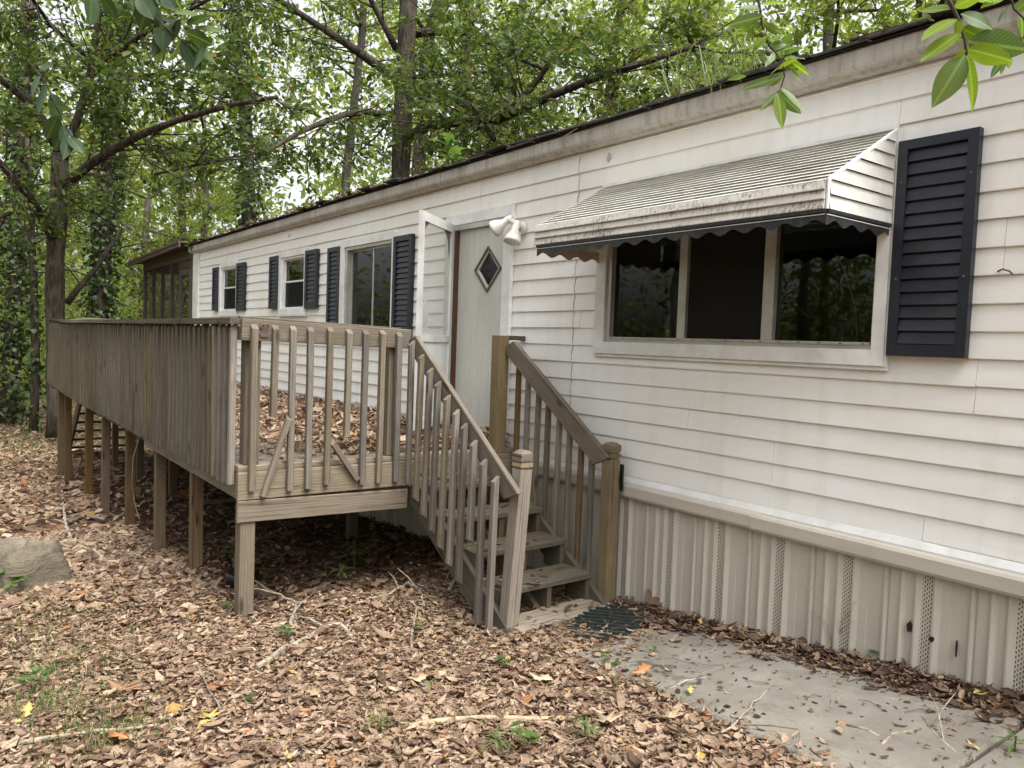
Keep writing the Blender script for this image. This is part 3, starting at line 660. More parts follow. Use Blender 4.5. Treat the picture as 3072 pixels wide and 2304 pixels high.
STICKS = [(([(-2.761, -2.232, -0.065), (-2.743, -2.07, -0.063), (-2.674, -1.922, -0.056), (-2.548, -1.814, -0.04), (-2.43, -1.672, -0.027)], 0.014, 0.012), 'thick pale bark-stripped stick lying across the front leaves'), (([(-3.689, -3.596, -0.169), (-3.662, -3.45, -0.166), (-3.635, -3.28, -0.164), (-3.538, -3.096, -0.153), (-3.514, -3.054, -0.15)], 0.011, 0.006), 'long grey stick at the lower left beside the brown curled leaf'), (([(-3.958, -2.477, -0.18), (-4.08, -2.32, -0.183), (-4.208, -2.136, -0.188), (-4.348, -1.934, -0.192), (-4.347, -1.827, -0.193), (-4.11, -1.861, -0.184)], 0.016, 0.011), 'crooked lichen covered branch arching left of the front leaves'), (([(-4.2, -2.19, -0.187), (-4.579, -2.05, -0.2), (-4.866, -1.908, -0.209), (-5.056, -1.916, -0.217), (-5.331, -1.933, -0.228), (-5.585, -1.93, -0.237), (-5.716, -1.99, -0.243)], 0.014, 0.008), 'lichen spotted curved branch near the front deck post'), (([(-7.064, -3.436, -0.339), (-6.878, -3.268, -0.323), (-6.725, -3.068, -0.309), (-6.614, -2.846, -0.3), (-6.639, -2.729, -0.302)], 0.012, 0.006), 'pair of long grey sticks lying below the boulder'), (([(-10.935, -2.564, -0.603), (-9.245, -2.73, -0.511), (-7.941, -2.819, -0.412), (-7.577, -2.703, -0.382), (-6.971, -2.708, -0.331), (-6.848, -2.619, -0.321)], 0.018, 0.014), 'pale forked branch right of the boulder'), (([(-8.016, -2.809, -0.418), (-8.752, -2.528, -0.476), (-9.512, -2.159, -0.529), (-10.635, -1.801, -0.591)], 0.009, 0.005), 'thin straight stick rising right from the forked branch'), (([(-9.472, -2.668, -0.526), (-9.834, -2.462, -0.552), (-9.459, -2.331, -0.525)], 0.022, 0.018), 'short thick pale stick behind the boulder'), (([(-6.44, -2.714, -0.285), (-6.915, -2.509, -0.327), (-7.575, -2.227, -0.382), (-7.68, -2.082, -0.391)], 0.008, 0.004), 'thin forked twig left of the front deck post'), (([(-4.652, -1.504, -0.192), (-4.7, -1.303, -0.193), (-4.892, -1.049, -0.2), (-4.707, -1.058, -0.194), (-4.348, -1.23, -0.182)], 0.011, 0.007), 'white lichen branch arching beside the stair stringer'), (([(-3.75, -1.663, -0.172), (-4.04, -1.483, -0.181), (-4.377, -1.274, -0.193), (-4.582, -1.222, -0.199)], 0.009, 0.006), 'short upright white twig in front of the stairs'), (([(-4.421, -0.983, -0.134), (-4.673, -0.763, -0.143), (-4.892, -0.536, -0.151)], 0.016, 0.012), 'broken grey branch leaning on the stair stringer'), (([(-4.385, -3.589, -0.193), (-4.427, -3.51, -0.194), (-4.505, -3.424, -0.198), (-4.671, -3.345, -0.203)], 0.006, 0.004), 'thin curved twig at the left edge among leaves'), (([(-4.186, -2.735, -0.186), (-3.839, -2.759, -0.175), (-3.556, -2.785, -0.155), (-3.803, -2.611, -0.174)], 0.006, 0.004), 'thin bent twig below the yellow star leaf'), (([(-3.51, -1.498, -0.14), (-3.678, -1.307, -0.158), (-4.063, -0.976, -0.173)], 0.006, 0.003), 'pale twig poking up left of the broad step'), (([(-1.386, -0.281, 0.089), (-1.279, -0.274, 0.102), (-1.176, -0.216, 0.11)], 0.012, 0.01), 'pale peeled stick on the path edge by the skirting'), (([(-1.431, -0.901, 0.085), (-1.44, -0.774, 0.084), (-1.409, -0.667, 0.087)], 0.006, 0.004), 'small brown twig on the concrete near the joint'), (([(-2.349, -1.088, -0.017), (-2.389, -0.908, -0.021), (-2.311, -0.724, -0.013)], 0.006, 0.004), 'small dark twig on the far end of the concrete'), (([(-1.733, -0.441, 0.053), (-1.566, -0.398, 0.071), (-1.4, -0.336, 0.088)], 0.006, 0.004), 'thin grey twig along the concrete below the torn skirting'), (([(-1.454, -0.512, 0.083), (-1.367, -0.621, 0.092), (-1.285, -0.686, 0.1), (-1.22, -0.759, 0.106)], 0.006, 0.005), 'forked twig in the middle of the concrete slab'), (([(-1.604, -0.828, 0.066), (-1.534, -0.813, 0.074), (-1.466, -0.833, 0.081)], 0.008, 0.005), 'short dark twig pair on the concrete slab'), (([(-1.88, -1.285, 0.047), (-1.936, -1.071, 0.041), (-2.053, -0.718, 0.028)], 0.005, 0.003), 'long thin grass-like stem crossing the path edge')]
WEEDS = [(-5.588, -1.146, -0.257, 0.3, 'strap'), (-5.238, -1.424, -0.244, 0.2, 'strap'), (-5.371, -1.532, -0.249, 0.1, 'broad'), (-5.703, -1.838, -0.262, 0.12, 'broad'), (-5.029, -2.314, -0.235, 0.12, 'broad'), (-4.324, -2.176, -0.211, 0.14, 'broad'), (-2.21, -1.731, -0.021, 0.2, 'strap'), (-2.326, -1.961, -0.034, 0.16, 'broad'), (-2.366, -2.069, -0.039, 0.18, 'strap'), (-3.192, -1.427, -0.136, 0.12, 'broad'), (-4.001, -1.467, -0.201, 0.1, 'broad'), (-3.132, -1.906, -0.13, 0.12, 'strap'), (-2.796, -1.028, -0.09, 0.12, 'broad'), (-2.618, -1.154, -0.069, 0.05, 'broad'), (-1.081, -0.584, 0.098, 0.2, 'strap'), (-1.538, 0.138, 0.054, 0.1, 'broad'), (-1.71, 0.089, 0.036, 0.14, 'broad'), (-1.3, -0.027, 0.079, 0.12, 'broad'), (-1.908, 0.023, 0.013, 0.14, 'broad'), (-4.329, -3.459, -0.212, 0.18, 'broad'), (-4.525, -3.35, -0.218, 0.16, 'grass'), (-4.061, -3.427, -0.202, 0.14, 'grass'), (-6.257, -3.442, -0.289, 0.28, 'broad'), (-6.553, -1.822, -0.315, 0.2, 'broad'), (-2.456, 0.14, -0.05, 0.4, 'wire'), (-2.138, -0.014, -0.012, 0.42, 'wire'), (-10.187, -1.405, -0.594, 0.1, 'broad'), (-2.786, -0.705, -0.089, 0.1, 'strap'), (-3.607, -2.629, -0.181, 0.07, 'broad'), (-2.856, -2.324, -0.097, 0.1, 'grass')]
LEAVES_BIG = [(-3.513, -2.798, -0.171, 0.15, 'yellow star'), (-4.16, -3.17, -0.206, 0.19, 'brown'), (-3.787, -3.153, -0.194, 0.17, 'brown'), (-4.627, -3.392, -0.222, 0.16, 'brown'), (-5.283, -2.208, -0.246, 0.14, 'tan'), (-3.769, -2.656, -0.193, 0.15, 'orange'), (-2.289, -1.482, -0.03, 0.16, 'tan star'), (-2.092, -1.393, -0.007, 0.15, 'tan star'), (-2.581, -1.095, -0.065, 0.13, 'orange'), (-3.935, -3.52, -0.199, 0.12, 'yellow'), (-3.429, -3.19, -0.162, 0.14, 'orange'), (-4.912, -1.076, -0.231, 0.15, 'orange star'), (-3.327, -2.395, -0.151, 0.13, 'tan'), (-3.261, -1.962, -0.143, 0.12, 'tan'), (-2.921, -1.468, -0.104, 0.13, 'tan'), (-1.218, -0.666, 0.087, 0.06, 'yellow'), (-2.22, -1.077, -0.022, 0.08, 'yellow'), (-3.028, -2.724, -0.118, 0.05, 'yellow')]
BOULDER = (-6.441, -3.304, -0.305)
DARKPOST = ((-6.041, -1.977, -0.276),)
# ================================================================== SETTING: ground
def axis(pts):
    return np.unique(np.concatenate([np.arange(a, b, s) for a, b, s in pts]))
gx = axis([(-300, -60, 20), (-60, -24, 2.0), (-24, -9, 0.5), (-9, 1.5, 0.12), (1.5, 20, 1.5), (20, 301, 20)])
gy = axis([(-300, -60, 20), (-60, -12, 3.0), (-12, -5, 0.6), (-5, 0.2, 0.12), (0.2, 12, 0.8), (12, 60, 3), (60, 301, 20)])
XX, YY = np.meshgrid(gx, gy, indexing='ij')
def bumps(x, y):
    return 0.016 * np.sin(x * 3.1 + y * 1.7) + 0.012 * np.sin(x * 5.3 - y * 4.1 + 1.0) + 0.010 * np.sin(y * 7.7 + x * 2.2)
def rough_mask(x, y):      # keep it even around the path and the stair foot
    m = np.clip((np.abs(x + 1.6) - 1.9) / 1.0, 0, 1)
    return np.maximum(m, np.clip((-1.5 - y) / 0.8, 0, 1))
def ground_z(x, y):
    return gz(x) + bumps(x, y) * rough_mask(x, y) + 0.12 * np.sin(x * 0.21 + 1) * np.sin(y * 0.19) * np.clip((np.abs(y + 1) - 8) / 8, 0, 1)
ZZ = ground_z(XX, YY)
V = np.stack([XX, YY, ZZ], -1).reshape(-1, 3)
nx, ny = len(gx), len(gy)
idx = np.arange(nx * ny).reshape(nx, ny)
F = np.stack([idx[:-1, :-1], idx[1:, :-1], idx[1:, 1:], idx[:-1, 1:]], -1).reshape(-1, 4)
ground = tag(link('ground', np_mesh('ground', V, F, 'forest_floor')), kind='structure')
ground.data.polygons.foreach_set('use_smooth', [True] * len(ground.data.polygons))

# concrete path: three slabs with open joints, sloping with the ground
path = bpy.data.objects.new('path', None); COL.objects.link(path); tag(path, kind='structure')
path.location = (-2.0, -0.7, 0.0)
def slab(xa, xb, yfa, yfb, yba, ybb, za, zb):
    m = MB()
    t = 0.10; c = 0.012
    top = [(xa + c, yfa + c, za), (xb - c, yfb + c, zb), (xb - c, ybb - c, zb), (xa + c, yba - c, za)]
    mid = [(xa, yfa, za - c), (xb, yfb, zb - c), (xb, ybb, zb - c), (xa, yba, za - c)]
    bot = [(x, y, z - t) for x, y, z in mid]
    m.add(bot + mid + top, [(3, 2, 1, 0), (8, 9, 10, 11)] + [(i, (i + 1) % 4, 4 + (i + 1) % 4, 4 + i) for i in range(4)] + [(4 + i, 4 + (i + 1) % 4, 8 + (i + 1) % 4, 8 + i) for i in range(4)])
    m.build('slab', 'concrete', path)
slab(-3.06, -2.385, -1.03, -1.12, -0.22, -0.20, -0.088, -0.012)
slab(-2.372, -1.165, -1.122, -1.245, -0.20, -0.17, -0.008, 0.118)
slab(-1.148, 0.30, -1.247, -1.40, -0.17, -0.13, 0.122, 0.24)

# ================================================================== MOBILE HOME
home = thing('mobile_home', 'long white vinyl sided mobile home with black shutters and beige skirting', 'mobile home', (-6.3, 2.1, -0.3))
XL, XR, YB = -14.86, 2.2, 4.25
ROW, Z0 = 0.127, 2.1106
ZTOP = 3.02
HOLES = [(-3.97, -2.0, 1.62, 2.66), (-6.02, -5.21, 0.80, 2.66), (-8.30, -7.19, 1.62, 2.64), (-10.36, -9.56, 1.93, 2.65), (-13.15, -12.34, 1.93, 2.67)]

def cut(x0, x1, holes):
    segs = [(x0, x1)]
    for a, b in holes:
        nxt = []
        for s, e in segs:
            if b <= s or a >= e: nxt.append((s, e)); continue
            if a > s: nxt.append((s, a))
            if b < e: nxt.append((b, e))
        segs = nxt
    return segs

def siding_plank(x0, x1, zb, zt, za, zc, off):
    """one lap between za..zc of a course zb..zt"""
    def fy(z):
        return -0.019 + 0.012 * (z - zb) / (zt - zb) - off
    pts = [(fy(za), za), (fy(za) - 0.0005, za + 0.004), (fy(zc), zc), (-0.0015, zc), (-0.0015, za + 0.001)]
    j0, j1 = (random.uniform(-.0022, .0022), random.uniform(-.0022, .0022)) if za == zb else (0, 0)
    n = max(1, int((x1 - x0) / 0.6))
    bow = [random.uniform(-.0016, .0016) for _ in range(n + 1)]
    rings = []
    for q in range(n + 1):
        xx = x0 + (x1 - x0) * q / n; jz = j0 + (j1 - j0) * q / n
        rings.append([(xx, y - (bow[q] if k < 2 else 0), z + (jz if k in (0, 1, 4) else 0)) for k, (y, z) in enumerate(pts)])
    m = MB(); m.v = [p for r_ in rings for p in r_]
    for q in range(n):
        for k in range(5): m.f.append((5 * q + k, 5 * q + (k + 1) % 5, 5 * q + 5 + (k + 1) % 5, 5 * q + 5 + k))
    m.f += [(4, 3, 2, 1, 0), tuple(5 * n + k for k in range(5))]
    m.build('siding_plank', 'white_siding', home)

seams = {5: -1.53, 6: -1.53, 7: -3.2, 8: -3.2, 9: -2.57, 10: -2.57, 11: -1.72, 3: -0.6, 4: -0.6}
for kx in range(11, -8, -1):
    zb = Z0 - ROW * kx
    zt = min(zb + ROW, ZTOP)
    if zt - zb < 0.02: continue
    pair = (kx + 20) // 2
    base = seams.get(kx, -4.35 + ((pair * 1.37) % 3.6))
    xs = [XL + 0.34]
    s = base
    while s > XL + 0.6: s -= 3.66
    s += 3.66 if s < XL + 0.6 else 0
    while s < XR - 0.3:
        xs.append(s); s += 3.66
    xs.append(XR)
    for i in range(len(xs) - 1):
        x0, x1 = xs[i] + 0.001, xs[i + 1] - 0.001
        inter = [h for h in HOLES if h[2] < zt and h[3] > zb]
        full = [(h[0], h[1]) for h in inter]
        for (a, b) in cut(x0, x1, full):
            if b - a > 0.01: siding_plank(a, b, zb, zt, zb, zt, 0.0012 * ((i + pair) % 2))
        for h in inter:                       # rips above and below an opening
            a, b = max(h[0], x0), min(h[1], x1)
            if b - a < 0.02: continue
            if h[2] > zb + 0.01: siding_plank(a, b, zb, zt, zb, h[2], 0.0)
            if h[3] < zt - 0.01: siding_plank(a, b, zb, zt, h[3], zt, 0.0)

# sheathing with the same openings, and the other three walls
def wall_holes(name, x0, x1, z0, z1, y0, y1, holes, mat):
    m = MB()
    xs = sorted({x0, x1} | {h[0] for h in holes} | {h[1] for h in holes})
    for a, b in zip(xs[:-1], xs[1:]):
        hz = [(h[2], h[3]) for h in holes if h[0] <= a + 1e-6 and h[1] >= b - 1e-6]
        for c, d in cut(z0, z1, hz):
            m.box(a, b, y0, y1, c, d)
    return m.build(name, mat, home)
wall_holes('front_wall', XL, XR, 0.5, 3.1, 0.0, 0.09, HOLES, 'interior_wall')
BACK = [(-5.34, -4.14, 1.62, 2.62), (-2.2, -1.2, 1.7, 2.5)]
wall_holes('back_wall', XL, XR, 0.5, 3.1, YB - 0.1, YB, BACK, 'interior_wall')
MB().box(XL, XL + 0.08, 0.091, YB - 0.101, 0.5, 3.1).build('end_wall', 'white_siding', home)
MB().box(XR - 0.08, XR, 0.091, YB - 0.101, 0.5, 3.1).build('end_wall', 'white_siding', home)
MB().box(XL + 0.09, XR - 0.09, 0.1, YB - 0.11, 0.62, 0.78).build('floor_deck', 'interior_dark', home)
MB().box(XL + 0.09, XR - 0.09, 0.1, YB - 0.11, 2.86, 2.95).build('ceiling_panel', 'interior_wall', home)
MB().box(-6.25, -6.17, 0.1, YB - 0.11, 0.79, 2.85).build('light_block_wall', 'interior_wall', home)  # these unseen inner walls are added to block light between rooms
MB().box(-4.05, -3.97, 1.9, YB - 0.11, 0.79, 2.85).build('light_block_wall', 'interior_wall', home)
MB().box(-9.1, -9.02, 0.1, YB - 0.11, 0.79, 2.85).build('light_block_wall', 'interior_wall', home)
MB().box(-11.6, -11.52, 0.1, YB - 0.11, 0.79, 2.85).build('light_block_wall', 'interior_wall', home)
bw = MB()
for a, b in ((-5.34, -5.30), (-4.98, -4.88), (-4.18, -4.14)): bw.box(a, b, YB - 0.08, YB - 0.03, 1.62, 2.62)
for a, b in ((1.62, 1.66), (2.58, 2.62)):
    bw.box(-5.30, -4.98, YB - 0.08, YB - 0.03, a, b); bw.box(-4.88, -4.18, YB - 0.08, YB - 0.03, a, b)
bw.build('back_window_frame', 'interior_dark', home)

# corner boards, band, skirting cap
MB().box(XL - 0.01, XL + 0.335, -0.045, -0.002, 0.55, 3.02).build('corner_trim', 'white_trim', home)
ss = [(-0.001, 0.7120), (-0.022, 0.7120), (-0.038, 0.676), (-0.038, 0.660), (-0.001, 0.660)]
for a, b in ((XL, -7.4), (-7.401, -2.52), (-2.519, XR)):
    MB().prism([(a, y, z) for y, z in ss], [(b, y, z) for y, z in ss]).build('starter_strip', 'white_trim', home)
cap = [(-0.0385, 0.672), (-0.060, 0.664), (-0.070, 0.650), (-0.070, 0.588), (-0.062, 0.572), (-0.0385, 0.570)]
def capseg(a, b, o):
    MB().prism([(a, y - o, z - o) for y, z in cap], [(b, y - o, z - o) for y, z in cap]).build('skirting_cap', 'beige_vinyl', home)
for a, b, o in ((XL, -11.2, 0.0), (-11.21, -7.55, 0.003), (-7.56, -5.9, 0.0), (-5.91, -2.63, 0.0), (-2.66, 0.95, 0.004), (0.94, XR, 0.0)):
    capseg(a, b, o)

# skirting: panels of 0.403 m, each a ribbed sheet with a perforated strip
PITCH_S = 0.4037
D_R = -0.016
rib = [(0.0, 0.0), (0.003, D_R), (0.012, D_R), (0.034, 0.0), (0.078, 0.001), (0.080, 0.004), (0.165, 0.003), (0.167, -0.013), (0.176, -0.013), (0.184, 0.006), (0.190, 0.006), (0.192, 0.0),
       (0.248, 0.0), (0.251, D_R), (0.258, D_R), (0.276, 0.0), (0.318, 0.0), (0.321, D_R), (0.330, D_R), (0.350, -0.004)]
nprof = [(0.350, -0.004), (0.352, -0.002), (0.4025, -0.002), (0.4037, 0.0)]
x = -1.269 - 0.377
starts = []
while x > XL: x -= PITCH_S
x += PITCH_S
while x < XR - PITCH_S:
    starts.append(x); x += PITCH_S
def sheet(x0, prof, zb, zt, name, mat, y=-0.022, parent=home):
    m = MB()
    a = [(x0 + px, y + py, zb[0] + (zb[1] - zb[0]) * px / PITCH_S) for px, py in prof]
    b = [(x0 + px, y + py, zt) for px, py in prof]
    back = 0.002
    n = len(prof)
    vs = a + b + [(p[0], p[1] + back, p[2]) for p in a] + [(p[0], p[1] + back, p[2]) for p in b]
    fs = []
    for i in range(n - 1):
        fs.append((i, i + 1, n + i + 1, n + i)); fs.append((2 * n + i + 1, 2 * n + i, 3 * n + i, 3 * n + i + 1))
    m.add(vs, fs)
    return m.build(name, mat, parent)
for x0 in starts:
    zb = (float(gz(x0)) - 0.06, float(gz(x0 + PITCH_S)) - 0.06)
    pn = sheet(x0, rib, zb, 0.60, 'skirting_panel', 'beige_vinyl')
    sheet(x0, nprof, zb, 0.60, 'vent_strip', 'vent_strip_vinyl', parent=pn)
# dark crawl space backing
MB().box(XL + 0.1, XR - 0.1, 0.10, 0.12, -1.0, 0.5).build('underpinning', 'interior_dark', home)
# near-black patches painting the dark of holes chewed in the skirting
def torn(cx, cz, w, h, seed, y):
    r = random.Random(seed)
    n = 13
    ring = [(cx + w * math.cos(2 * math.pi * i / n) * r.uniform(0.55, 1.1), cz + h * math.sin(2 * math.pi * i / n) * r.uniform(0.55, 1.15)) for i in range(n)]
    MB().prism([(a, y, b) for a, b in ring], [(a, y + 0.010, b) for a, b in ring]).build('torn_hole_patch', 'black_plastic', home)
torn(-1.745, 0.285, 0.014, 0.030, 3, -0.0405)
torn(-1.640, 0.258, 0.013, 0.017, 5, -0.0405)
torn(-1.530, 0.255, 0.005, 0.045, 8, -0.0345)
torn(-2.01, 0.06, 0.008, 0.028, 9, -0.0395)

# eave: soffit, box gutter face, drip edge
prof = [(0.0, 3.021), (-0.060, 3.024), (-0.066, 3.040), (-0.098, 3.052), (-0.104, 3.066), (-0.104, 3.140), (-0.095, 3.152), (0.0, 3.152)]
for a, b, o in ((XL - 0.12, -11.6, 0.0), (-11.61, -7.95, 0.002), (-7.96, -4.3, 0.0), (-4.31, -0.66, 0.002), (-0.67, XR + 0.1, 0.0)):
    MB().prism([(a, y - o, z) for y, z in prof], [(b, y - o, z) for y, z in prof]).build('fascia', 'fascia_metal', home)
m = MB()
for s in (0, 1):
    ys = (-0.125, 2.12) if s == 0 else (4.40, 2.12)
    ring = [(ys[0], 3.155), (ys[1], 3.43), (ys[1], 3.41), (ys[0], 3.135 if s else 3.1535)]
    m.prism([(XL - 0.15, y, z) for y, z in (ring if s == 0 else ring[::-1])], [(XR + 0.15, y, z) for y, z in (ring if s == 0 else ring[::-1])])
roof = m.build('roof', 'roof_felt', home)
# shingle tabs along the eave, lifted and curled here and there
def shingle(x, w, y0, z0, lift, curl, tilt):
    ln = 0.20
    sl = 0.122
    ra = []; rb = []
    for t in (0.0, 0.5, 1.0):
        yy = y0 + ln * t
        zz = z0 + sl * ln * t + lift * (1 - t) + curl * (1 - t) ** 2
        ra.append((x, yy, zz + tilt)); rb.append((x + w, yy, zz - tilt))
    th = 0.009
    vs = ra + rb + [(p[0], p[1], p[2] + th) for p in ra] + [(p[0], p[1], p[2] + th) for p in rb]
    fs = [(0, 3, 4, 1), (1, 4, 5, 2), (6, 7, 10, 9), (7, 8, 11, 10), (0, 6, 9, 3), (2, 5, 11, 8), (0, 1, 7, 6), (1, 2, 8, 7), (3, 9, 10, 4), (4, 10, 11, 5)]
    MB().add(vs, fs).build('shingle', 'shingle', roof)
rs = random.Random(4)
x = XL - 0.13
while x < 0.6:
    w = 0.30
    lifted = rs.random() < 0.22
    shingle(x, w - 0.006, -0.150 + rs.uniform(-0.015, 0.01), 3.158, 0.002, rs.uniform(0.0, 0.012) + (0.03 if lifted else 0), rs.uniform(-0.002, 0.002))
    x += w
x = XL
while x < 0.6:
    w = 0.30
    lifted = -6.2 < x < -2.0 and rs.random() < 0.55
    shingle(x, w - 0.006, 0.0, 3.186, 0.002, (rs.uniform(0.05, 0.085) if lifted else rs.uniform(0, 0.01)), rs.uniform(-0.006, 0.006) if lifted else 0)
    x += w

# caulk line down an old joint, mud nests and a nail bracket on the siding
for kx in range(10, -7, -1):
    zb = Z0 - ROW * kx
    MB().tube([(-4.33 + 0.004 * math.sin(kx * 2.1), -0.0205, zb + 0.004), (-4.335 + 0.005 * math.sin(kx * 3.3), -0.017, zb + 0.06), (-4.33 + 0.004 * math.sin(kx * 1.3), -0.011, zb + 0.122)], [0.0035, 0.0022 + 0.001 * (kx % 3), 0.003], 5).build('caulk_bead', 'caulk', home)
for nx_, nz_, sz_ in ((-4.02, 2.93, 0.035), (-10.15, 2.93, 0.03), (-5.9, 2.87, 0.012)):
    rr_ = random.Random(int(sz_ * 1000)); n = 14
    ring = [(sz_ * rr_.uniform(.45, 1.0) * math.cos(2 * math.pi * i / n) * .7, sz_ * rr_.uniform(.5, 1.3) * math.sin(2 * math.pi * i / n)) for i in range(n)]
    MB().prism([(nx_ + a, -0.020, nz_ + b) for a, b in ring], [(nx_ + a * .6, -0.027, nz_ + b * .6) for a, b in ring]).build('mud_nest', 'mud', home)
MB().tube([(-1.47, -0.018, 2.0), (-1.44, -0.05, 2.005), (-1.41, -0.055, 1.995), (-1.40, -0.04, 1.98)], 0.004, 6).build('wire_clip', 'rust_metal', home)

# ---------------------------------------------------------------- windows and shutters
def frame_ring(name, x0, x1, z0, z1, wl, wr, wb, wt, y0, y1, mat, parent):
    m = MB()
    m.box(x0, x0 + wl, y0, y1, z0, z1); m.box(x1 - wr, x1, y0, y1, z0, z1)
    m.box(x0 + wl, x1 - wr, y0 + 0.001, y1, z0, z0 + wb); m.box(x0 + wl, x1 - wr, y0 + 0.001, y1, z1 - wt, z1)
    return m.build(name, mat, parent)
def pane(x0, x1, z0, z1, y, parent, mat='window_glass', name='pane'):
    return MB().box(x0, x1, y, y + 0.003, z0, z1).build(name, mat, parent)

def window_small(x0, x1, z0, z1, blind):
    w = frame_ring('window', x0, x1, z0, z1, 0.085, 0.055, 0.075, 0.07, -0.048, -0.003, 'white_trim', home)
    a, b, c, d = x0 + 0.085, x1 - 0.055, z0 + 0.075, z1 - 0.07
    frame_ring('frame', a + 0.001, b - 0.001, c + 0.001, d - 0.001, 0.05, 0.018, 0.02, 0.03, -0.030, 0.050, 'white_trim', w)
    a += 0.051; b -= 0.019; c += 0.021; d -= 0.031
    mid = c + (d - c) * 0.52
    frame_ring('sash', a, b, mid, d, 0.018, 0.018, 0.022, 0.018, 0.004, 0.026, 'white_trim', w)
    frame_ring('sash', a, b, c, mid + 0.012, 0.018, 0.018, 0.02, 0.02, 0.028, 0.048, 'white_trim', w)
    pane(a + 0.016, b - 0.016, mid + 0.02, d - 0.016, 0.012, w)
    pane(a + 0.016, b - 0.016, c + 0.018, mid - 0.006, 0.036, w)
    pane(a + 0.002, b - 0.002, c + 0.002, mid - 0.001, 0.006, w, 'insect_screen', 'insect_screen')
    MB().prism([(x0 - 0.012, -0.005, z0 - 0.004), (x0 - 0.012, -0.058, z0 - 0.004), (x0 - 0.012, -0.058, z0 - 0.022), (x0 - 0.012, -0.005, z0 - 0.030)],
               [(x1 + 0.012, -0.005, z0 - 0.004), (x1 + 0.012, -0.058, z0 - 0.004), (x1 + 0.012, -0.058, z0 - 0.022), (x1 + 0.012, -0.005, z0 - 0.030)]).build('sill', 'white_trim', w)
    if blind:
        MB().box(a, b, 0.075, 0.08, c, mid).build('blind', 'blind_cloth', w)
    return w
w1 = window_small(-13.24, -12.28, 1.885, 2.735, False)
w2 = window_small(-10.455, -9.49, 1.875, 2.715, True)

# sliding window between the tall shutters
w3 = frame_ring('window', -8.44, -7.125, 1.53, 2.705, 0.10, 0.045, 0.09, 0.075, -0.052, -0.003, 'white_trim', home)
frame_ring('frame', -8.339, -7.171, 1.621, 2.629, 0.055, 0.02, 0.03, 0.035, -0.034, 0.05, 'aluminium', w3)
frame_ring('sash', -8.283, -7.66, 1.652, 2.593, 0.02, 0.026, 0.025, 0.02, 0.026, 0.046, 'aluminium', w3)
frame_ring('sash', -7.70, -7.192, 1.652, 2.593, 0.026, 0.02, 0.025, 0.02, 0.002, 0.022, 'aluminium', w3)
pane(-8.265, -7.684, 1.675, 2.575, 0.034, w3)
pane(-7.676, -7.21, 1.675, 2.575, 0.010, w3)

# picture window under the awning
w4 = frame_ring('window', -4.065, -1.95, 1.55, 2.705, 0.098, 0.065, 0.082, 0.06, -0.055, -0.003, 'white_trim', home)
frame_ring('frame', -3.966, -2.016, 1.633, 2.644, 0.040, 0.012, 0.022, 0.02, -0.036, 0.05, 'aluminium', w4)
m = MB(); m.box(-3.925, -2.029, -0.046, 0.051, 1.655, 1.668); m.build('sill_track', 'aluminium', w4)
for a, b in ((-3.315, -3.252), (-2.685, -2.612)):
    MB().box(a, b, -0.030, 0.048, 1.669, 2.622).build('mullion', 'aluminium', w4)
pane(-3.924, -3.316, 1.669, 2.622, 0.004, w4)
pane(-3.251, -2.686, 1.669, 2.622, 0.030, w4)
pane(-3.251, -2.686, 1.669, 2.622, -0.004, w4, 'insect_screen', 'insect_screen')
pane(-2.611, -2.029, 1.669, 2.622, 0.004, w4)
m = MB()
for i in range(16): m.box(-3.90 + i * 0.122, -3.888 + i * 0.122, -0.0485, -0.0462, 1.6575, 1.662)
m.build('weep_slot', 'black_plastic', w4)
# strip under the window and side J-channel
MB().box(-4.08, -1.935, -0.040, -0.0205, 1.528, 1.548).build('sill', 'white_trim', w4)
MB().box(-1.948, -1.936, -0.050, -0.0205, 1.5485, 2.72).build('side_channel', 'white_trim', w4)
# loose curtain wires and drapes inside
MB().tube([(-2.15, 0.06, 1.66), (-2.17, 0.055, 1.85), (-2.24, 0.05, 2.05), (-2.30, 0.05, 2.15)], 0.003, 5).build('cord', 'white_trim', w4)
m = MB()
for i in range(9):
    xx = -2.10 + i * 0.022
    m.prism([(xx, 0.12 + 0.012 * (i % 2), 2.15 + 0.03 * i), (xx + 0.022, 0.12 + 0.012 * ((i + 1) % 2), 2.18 + 0.03 * i), (xx + 0.022, 0.125 + 0.012 * ((i + 1) % 2), 2.18 + 0.03 * i), (xx, 0.125 + 0.012 * (i % 2), 2.15 + 0.03 * i)],
            [(xx, 0.12 + 0.012 * (i % 2), 2.64), (xx + 0.022, 0.12 + 0.012 * ((i + 1) % 2), 2.64), (xx + 0.022, 0.125 + 0.012 * ((i + 1) % 2), 2.64), (xx, 0.125 + 0.012 * (i % 2), 2.64)])
m.build('curtain', 'curtain_cloth', w4)

def shutter(x0, x1, z0, z1, st, rl, n, sill=0.0):
    y0, y1 = -0.062, -0.021
    s = frame_ring('shutter', x0, x1, z0, z1, st, st, rl + sill, rl, y0, y1, 'black_shutter', home)
    a, b, c, d = x0 + st + 0.0005, x1 - st - 0.0005, z0 + rl + sill, z1 - rl
    MB().box(a, b, y1 - 0.006, y1 - 0.002, c, d).build('backing', 'black_shutter', s)
    p = (d - c) / n
    for i in range(n):
        zb = c + i * p
        MB().prism([(a, -0.054, zb + 0.004), (a, -0.048, zb + 0.002), (a, -0.036, zb + p * 0.86), (a, -0.042, zb + p * 0.90)],
                   [(b, -0.054, zb + 0.004), (b, -0.048, zb + 0.002), (b, -0.036, zb + p * 0.86), (b, -0.042, zb + p * 0.90)]).build('louver', 'black_shutter', s)
    return s
shutter(-13.575, -13.243, 1.965, 2.685, 0.06, 0.055, 11, 0.02)
shutter(-12.277, -11.90, 1.955, 2.685, 0.06, 0.055, 11, 0.02)
